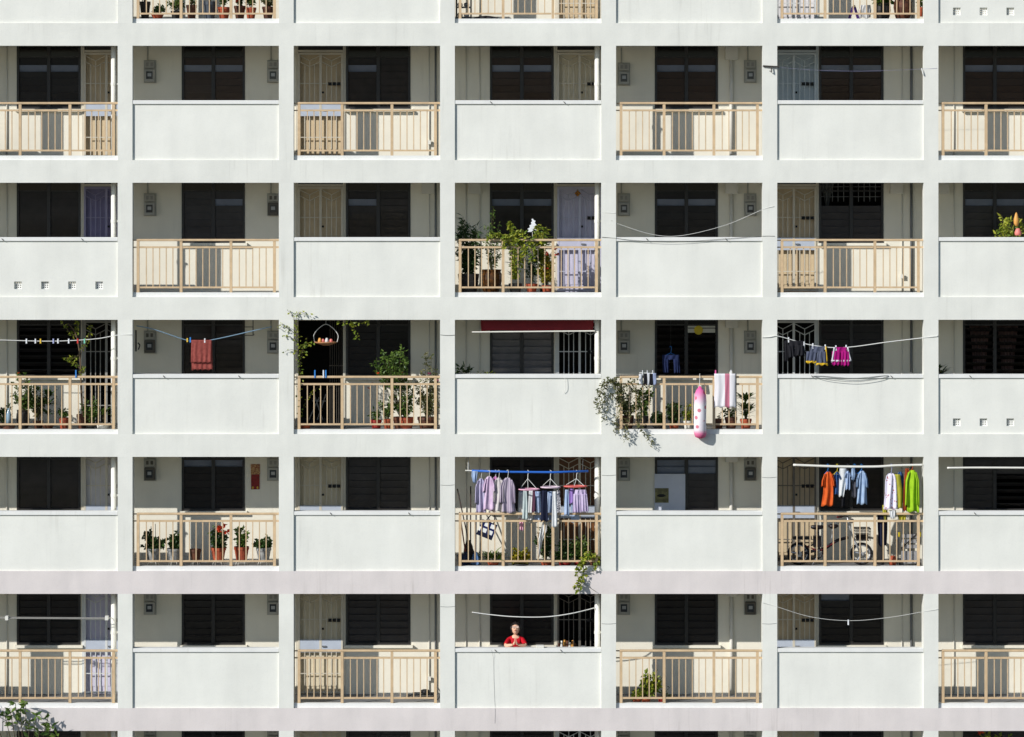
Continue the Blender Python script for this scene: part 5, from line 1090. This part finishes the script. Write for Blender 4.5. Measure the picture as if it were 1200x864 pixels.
# ------------------------------------------------------------------ fifth storey
r = 5
o = thing('laundry_pole', 'white twin-rod laundry pole without laundry', 'pole', P(60, 725, 0.05))
for dy, dz in ((0.0, 0.0), (0.05, -1.2)): m = MB(); m.tube([P(-35, 724.5+dz, 0.05+dy), P(125, 725.5+dz, 0.05+dy)], 0.009, 6); m.build('rod', 'gate_dim', o)
for px in (8, 125): a = P(px, 725, 0.05); box('clamp', a.x-0.03, a.x+0.03, 0.02, 0.13, a.z-0.03, a.z+0.05, 'pole_white', o)
m = MB(); m.tube([P(125, 725, 0.1), P(131, 724, 0.3)], 0.01, 5); m.tube(curve([P(129, 724, 0.2), P(130.5, 735, 0.2), P(129.5, 743, 0.2)], 4), 0.007, 5); m.build('bracket', 'rope_white', o)
rope('clothesline', 'thick white rope sagging above the person', 'clothesline', [(553, 717.5, 0.1), (575, 720.5, 0.1), (605, 723, 0.1), (640, 723, 0.1), (670, 719, 0.12), (697, 712.5, 0.28)], 0.010, 'rope_white')
rope('clothesline', 'thin line with one peg across the bay beside an empty gallery', 'clothesline', [(893, 706, -0.02), (910, 711, 0.0), (950, 723, 0.05), (995, 727.5, 0.06), (1040, 724, 0.05), (1082, 717, 0.0), (1100, 714, -0.01)], 0.004, 'rope_white')
peg(994, 728.5, 0.06, 'white', 'alone on the thin line', 6)
rope('cable', 'thin grey cord hanging down the white parapet below the person', 'cord', [(576, 762, 0.004), (577.5, 768, 0.005), (578.5, 775, 0.034), (579, 800, 0.036), (580, 826, 0.034), (580.3, 831, -0.003), (580, 848, -0.003)], 0.0018, 'galv')
for i, (px0, px1, py) in enumerate(((516, 534, 711), (893, 910, 731), (705, 722, 731), (516, 533, 568.5), (893, 910, 559.5), (705, 722, 557))):
    rope('cable', 'thin cord tied flat across a pillar face', 'cord', [(px0, py, -0.004), ((px0+px1)/2, py+0.4, -0.004), (px1, py-0.3, -0.004)], 0.003, 'galv', 'cords tied across pillar faces')
plant('leafy plant climbing behind the railing in two terracotta pots', 757, r, 0.28, 12, 7, 'terracotta', (752, 783, 773, 808), 'leaf_yellow', nst=12, per=12, L=0.1, w=0.06, ry=0.1, r0=0.01)
plant('low leafy plant in a terracotta saucer under the climbing plant', 746, r, 0.3, 12, 6, 'terracotta', (741, 807, 758, 820), 'leaf_yellow', nst=9, per=14, L=0.08, w=0.05)
plant('tiny seedling in a red pot beside the climbing plant', 775, r, 0.32, 8, 8, 'pot_red', (770, 802, 790, 818), 'leaf_dark', nst=5, per=5, L=0.09, w=0.015)
# folding chair lying on the floor
o = thing('folded_stool', 'black folded stool lying on the gallery floor by the wall', 'stool', (P(494, 0, 1.0).x, 1.0, floorz(5)))
m = MB(); xa, xb = P(478, 0, 1.0).x, P(512, 0, 1.0).x; z = floorz(5)+0.02
m.tube([(xa, 0.9, z), (xb, 0.9, z+0.02)], 0.014, 6); m.tube([(xa, 1.15, z), (xb, 1.15, z+0.02)], 0.014, 6); m.tube([(xa, 0.9, z), (xa, 1.15, z)], 0.014, 6); m.tube([(xa+0.1, 0.95, z+0.08), (xb, 0.95, z+0.08)], 0.014, 6); m.build('frame', 'shoe_black', o)
m = MB(); m.lathe((P(498, 0, 1.0).x, 1.03, z+0.06), [(0.08, 0), (0.1, 0.03), (0.09, 0.06), (0.05, 0.075)], 12); m.build('seat', 'shoe_black', o, smooth=True)
rope('cable', 'black cable coil on the floor at the conduit foot', 'cable', [(508, 815, 0.9), (512, 806, 0.8), (516, 812, 0.75), (513, 820, 0.7), (509, 818, 0.75)], 0.01, 'rope_dark')
# things on the parapet and window beside the person
p = P(633, 760, 0.12); box_o = box('soap_dish', p.x-0.08, p.x+0.08, 0.06, 0.18, FZ(rowtop(5)+64)+0.001, FZ(rowtop(5)+64)+0.05, 'pot_white', None, bev=0.008); tag(box_o, 'small cream block lying on the parapet beside the person', 'block')
o = thing('table_ornaments', 'cluster of small brown and white ornaments behind the parapet by the door', 'ornament', P(665, 758, 0.9))
for i in range(7):
    m = MB(); p = P(655+i*3.2, 758, 0.9); m.lathe(p+Vector((0, rnd(-.05, .05), -0.05)), [(0.02, 0), (0.03, 0.05), (0.015, 0.08+0.05*(i % 3)), (0.02, 0.11+0.06*(i % 2))], 8); m.build('ornament', ['pot_brown', 'pole_white', 'bird_orange'][i % 3], o, smooth=True)
p = P(665, 0, 0.95); box('shelf', P(652, 0, 0.9).x, P(681, 0, 0.9).x, 0.8, 1.1, P(0, 762.5, 0.9).z, P(0, 761, 0.9).z, 'door_brown', o)
for px in (653.5, 679): q = P(px, 0, 0.9).x; box('leg', q-0.015, q+0.015, 0.93, 0.97, floorz(5), P(0, 762.5, 0.9).z, 'door_brown', o)

# ------------------------------------------------------------------ the person at the parapet
def skin(name, verts, edges, radii, material, parent, sub=2):
    me = bpy.data.meshes.new(name); me.from_pydata([tuple(v) for v in verts], edges, []); o = bpy.data.objects.new(name, me); COL.objects.link(o)
    o.modifiers.new('skin', 'SKIN'); 
    for sv, rr in zip(me.skin_vertices[0].data, radii): sv.radius = (rr, rr) if not isinstance(rr, tuple) else rr
    s_ = o.modifiers.new('sub', 'SUBSURF'); s_.levels = sub; s_.render_levels = sub
    dg = bpy.context.evaluated_depsgraph_get(); new = bpy.data.meshes.new_from_object(o.evaluated_get(dg)); bpy.data.objects.remove(o, do_unlink=True); bpy.data.meshes.remove(me)
    new.materials.clear(); new.materials.append(MATS[material]); new.polygons.foreach_set('use_smooth', [True]*len(new.polygons)); new.name = name
    c = Vector(WL[parent.name]) if parent else Vector((0, 0, 0))
    o = bpy.data.objects.new(name, new); COL.objects.link(o); o.parent = parent; WL[o.name] = c
    return o
def person():
    mat('skin', (226, 178, 148), 0.5, 0.03); mat('hair', (36, 30, 30), 0.5, 0.1, 40); mat('blouse_red', (190, 18, 34), 0.7, 0.06, spec=0.2); mat('trousers_dark', (44, 44, 56), 0.8, 0.08); mat('lens_glass', (206, 176, 158), 0.35, 0.05, spec=0.2); mat('lips', (176, 84, 78), 0.5, 0.05)
    Yc = 0.50; cx = P(604.3, 0, Yc).x; z0 = floorz(5)
    o = thing('person', 'person in a red short-sleeved top and glasses with joined hands at the parapet', 'person', (cx, Yc, z0))
    V = Vector
    J = dict(pelvis=V((0, .06, .86)), waist=V((0, .03, 1.0)), chest=V((0, -.03, 1.17)), neck0=V((0, -.05, 1.29)), neck1=V((0, -.075, 1.36)),
             sl=V((-.135, -.05, 1.245)), sr=V((.135, -.05, 1.245)), el=V((-.205, -.25, 1.15)), er=V((.205, -.25, 1.15)), wl=V((-.05, -.36, 1.185)), wr=V((.05, -.36, 1.185)),
             hl=V((-.09, .06, .82)), hr=V((.09, .06, .82)), kl=V((-.09, .06, .45)), kr=V((.09, .06, .45)), al=V((-.09, .1, .06)), ar=V((.09, .1, .06)), tl=V((-.1, -.06, .03)), tr=V((.1, -.06, .03)))
    names = list(J); idx = {n: i for i, n in enumerate(names)}
    E = [('pelvis', 'waist'), ('waist', 'chest'), ('chest', 'neck0'), ('neck0', 'neck1'), ('neck0', 'sl'), ('neck0', 'sr'), ('sl', 'el'), ('sr', 'er'), ('el', 'wl'), ('er', 'wr'), ('pelvis', 'hl'), ('pelvis', 'hr'), ('hl', 'kl'), ('hr', 'kr'), ('kl', 'al'), ('kr', 'ar'), ('al', 'tl'), ('ar', 'tr')]
    rad = dict(pelvis=.1, waist=.085, chest=.085, neck0=.044, neck1=.044, sl=.036, sr=.036, el=.037, er=.037, wl=.025, wr=.025, hl=.085, hr=.085, kl=.055, kr=.055, al=.04, ar=.04, tl=.035, tr=.035)
    b = skin('body', [J[n] for n in names], [(idx[a], idx[c]) for a, c in E], [rad[n] for n in names], 'skin', o)
    # hands: palms pressed together, fingers up
    for s in (-1, 1):
        vs = [V((s*.05, -.36, 1.185)), V((s*.03, -.372, 1.2)), V((s*.018, -.378, 1.235))]; ed = [(0, 1), (1, 2)]; rr = [.022, .024, .02]
        for k, (dy, ln) in enumerate(((-.03, .06), (-.01, .075), (.01, .07), (.028, .055))):
            n = len(vs); p = V((s*.016, -.378+dy, 1.25)); vs += [p, p+V((-s*.003, -.004, ln*.5)), p+V((-s*.006, -.01, ln))]; ed += [(2, n), (n, n+1), (n+1, n+2)]; rr += [.010, .0088, .0078]
        n = len(vs); vs += [V((s*.024, -.4, 1.215)), V((s*.014, -.415, 1.245))]; ed += [(1, n), (n, n+1)]; rr += [.0115, .0095]
        skin('hand', vs, ed, rr, 'skin', o)
    # blouse and trousers
    sn = ['pelvis', 'waist', 'chest', 'neck0', 'sl', 'sr']; vs = [J[n] for n in sn]; vs[3] = V((0, -.05, 1.285)); vs += [J['sl'].lerp(J['el'], .9), J['sr'].lerp(J['er'], .9)]
    skin('blouse', vs, [(0, 1), (1, 2), (2, 3), (3, 4), (3, 5), (4, 6), (5, 7)], [.15, .135, .14, .062, .054, .054, .05, .05], 'blouse_red', o)
    skin('trousers', [J['pelvis']-V((0, 0, .03)), J['hl'], J['hr'], J['kl'], J['kr'], J['al']+V((0, 0, .06)), J['ar']+V((0, 0, .06))], [(0, 1), (0, 2), (1, 3), (2, 4), (3, 5), (4, 6)], [.14, .1, .1, .075, .075, .065, .065], 'trousers_dark', o)
    # head, tilted back a little
    hc = V((cx, Yc, z0))+V((0, -.105, 1.465)); tilt = Matrix.Rotation(R(-20), 3, 'X')
    bm = bmesh.new(); bmesh.ops.create_uvsphere(bm, u_segments=28, v_segments=20, radius=1.0)
    for v in bm.verts:
        x, y, z = v.co; w = .083*(1-.24*max(0, -z)**1.5); y2 = y*.095*(1-.12*max(0, -z)); z2 = z*.115
        if y < -.3:
            f = (-y-.3)/.7; nz = math.exp(-((x/.17)**2))*math.exp(-((z+.08)/.2)**2); y2 -= .022*nz*f
            y2 += .010*f*(math.exp(-(((abs(x)-.38)/.18)**2))*math.exp(-((z-.1)/.14)**2)); y2 -= .008*f*math.exp(-(x/.35)**2)*math.exp(-((z+.78)/.2)**2); y2 -= .005*f*math.exp(-(x/.28)**2)*math.exp(-((z+.47)/.1)**2)
        v.co = tilt @ V((x*w, y2, z2))
    me = bpy.data.meshes.new('head'); bm.to_mesh(me); bm.free(); me.materials.append(MATS['skin']); me.polygons.foreach_set('use_smooth', [True]*len(me.polygons)); hd = link('head', me, None, hc, o)
    T = lambda x, y, z: hc+tilt @ V((x, y, z))
    for s in (-1, 1):
        m = MB(); m.lathe(T(s*.079, .01, -.01)+V((0, 0, -.025)), [(.004, 0), (.012, .012), (.013, .035), (.004, .052)], 8); m.build('ear', 'skin', hd, smooth=True)
        m = MB(); m.lathe(T(s*.03, -.086, .012)+V((0, 0, -.006)), [(.002, 0), (.01, .004), (.01, .008), (.002, .012)], 8); m.build('eye', 'hair', hd, smooth=True)
    m = MB(); m.tube([T(-.024, -.089, -.055), T(0, -.097, -.053), T(.024, -.089, -.055)], .006, 6); m.build('mouth', 'lips', hd, smooth=True)
    # hair: short, swept back, an uneven cap of the skull
    bm = bmesh.new(); bmesh.ops.create_uvsphere(bm, u_segments=30, v_segments=20, radius=1.0)
    kill = []
    for v in bm.verts:
        x, y, z = v.co
        if (y < -.1 and z < .52-.3*abs(x)) and not (abs(x) > .74 and z > -.62 and y > -.62): kill.append(v)
        elif z < -.62: kill.append(v)
    bmesh.ops.delete(bm, geom=kill, context='VERTS')
    for v in bm.verts:
        x, y, z = v.co; k = 1.0+.07*math.sin(13*x+9*z)+.05*math.sin(23*y+5*x); v.co = tilt @ V((x*.106*k, y*.114*k+.006, z*.131*k+.004))
    bmesh.ops.solidify(bm, geom=list(bm.faces), thickness=.008)
    me = bpy.data.meshes.new('hair'); bm.to_mesh(me); bm.free(); me.materials.append(MATS['hair']); me.polygons.foreach_set('use_smooth', [True]*len(me.polygons)); link('hair', me, None, hc, o)
    g = MB()
    for s in (-1, 1):
        c = T(s*.036, -.104, .012); g.tube([c+tilt @ V((.029*math.cos(a*math.pi/8), 0, .022*math.sin(a*math.pi/8))) for a in range(17)], .0028, 5); g.tube([c+tilt @ V((s*.029, 0, .004)), T(s*.084, 0, .006)], .0025, 4)
    g.tube([T(-.008, -.106, .014), T(.008, -.106, .014)], .0025, 4); gl = g.build('glasses', 'steel', o)
    for s in (-1, 1):
        m = MB(); c = T(s*.036, -.104, .012); m.add([c+tilt @ V((.027*math.cos(a*math.pi/8), d, .020*math.sin(a*math.pi/8))) for d in (-.001, .001) for a in range(16)], [tuple(range(16)), tuple(range(31, 15, -1))]+[(i, (i+1) % 16, 16+(i+1) % 16, 16+i) for i in range(16)]); m.build('lens', 'lens_glass', gl)
person()

# ------------------------------------------------------------------ lowest storey in view: plants leaning out
def lean_plant(label, stems, Y, lm, pot_, n=9, L=0.18, w=0.075):
    o = thing('potted_plant', label, 'plant', (P(pot_[0], 0, pot_[2]).x, pot_[2], floorz(pot_[1]))); pot(o, P(pot_[0], 0, pot_[2]).x, pot_[2], floorz(pot_[1]), pot_[3]/S, pot_[4]/S, 'pot_brown', 'urn')
    lf, st = MB(), MB(); base = P(pot_[0], 0, pot_[2]); base.z = floorz(pot_[1])+pot_[4]/S*0.84
    for sx, sy, yy in stems:
        tip = P(sx, sy, yy); path = curve([base, base.lerp(tip, 0.55)+Vector((0, -0.02, 0.1)), tip], 8); st.tube(path, 0.013, 5, 0.006)
        for k in range(n):
            q = path[-1-int(abs(random.gauss(0, 2.2))) % 6]; d = Vector((rnd(-1, 1), rnd(-1, 0.4), rnd(-0.45, 0.7))); lf.leaf(q, d, L*rnd(0.7, 1.1), w, 0.2)
    lf.build('foliage', lm, o); st.build('stem', 'twig', o); return o
lean_plant('broad-leaved shrub leaning out of the lowest gallery and throwing shadows on the beam', [(18, 824, -0.22), (30, 822, -0.22), (5, 836, -0.2), (34, 846, -0.25), (42, 839, -0.22), (57, 838, -0.2), (60, 852, -0.22), (12, 834, -0.2), (66, 862, -0.2), (46, 858, -0.22), (24, 832, -0.25), (-12, 828, -0.2)], -0.2, 'leaf_mid', (32, 6, 0.45, 30, 30))
plant('shrub with red flowers in the lowest gallery beside a pillar', 1165, 6, 0.3, 24, 40, 'pot_brown', (1145, 855, 1195, 885), 'leaf_yellow', nst=16, per=20, L=0.09, w=0.05, fl=('flower_red', [(1148, 857), (1150, 859)], 0.08))
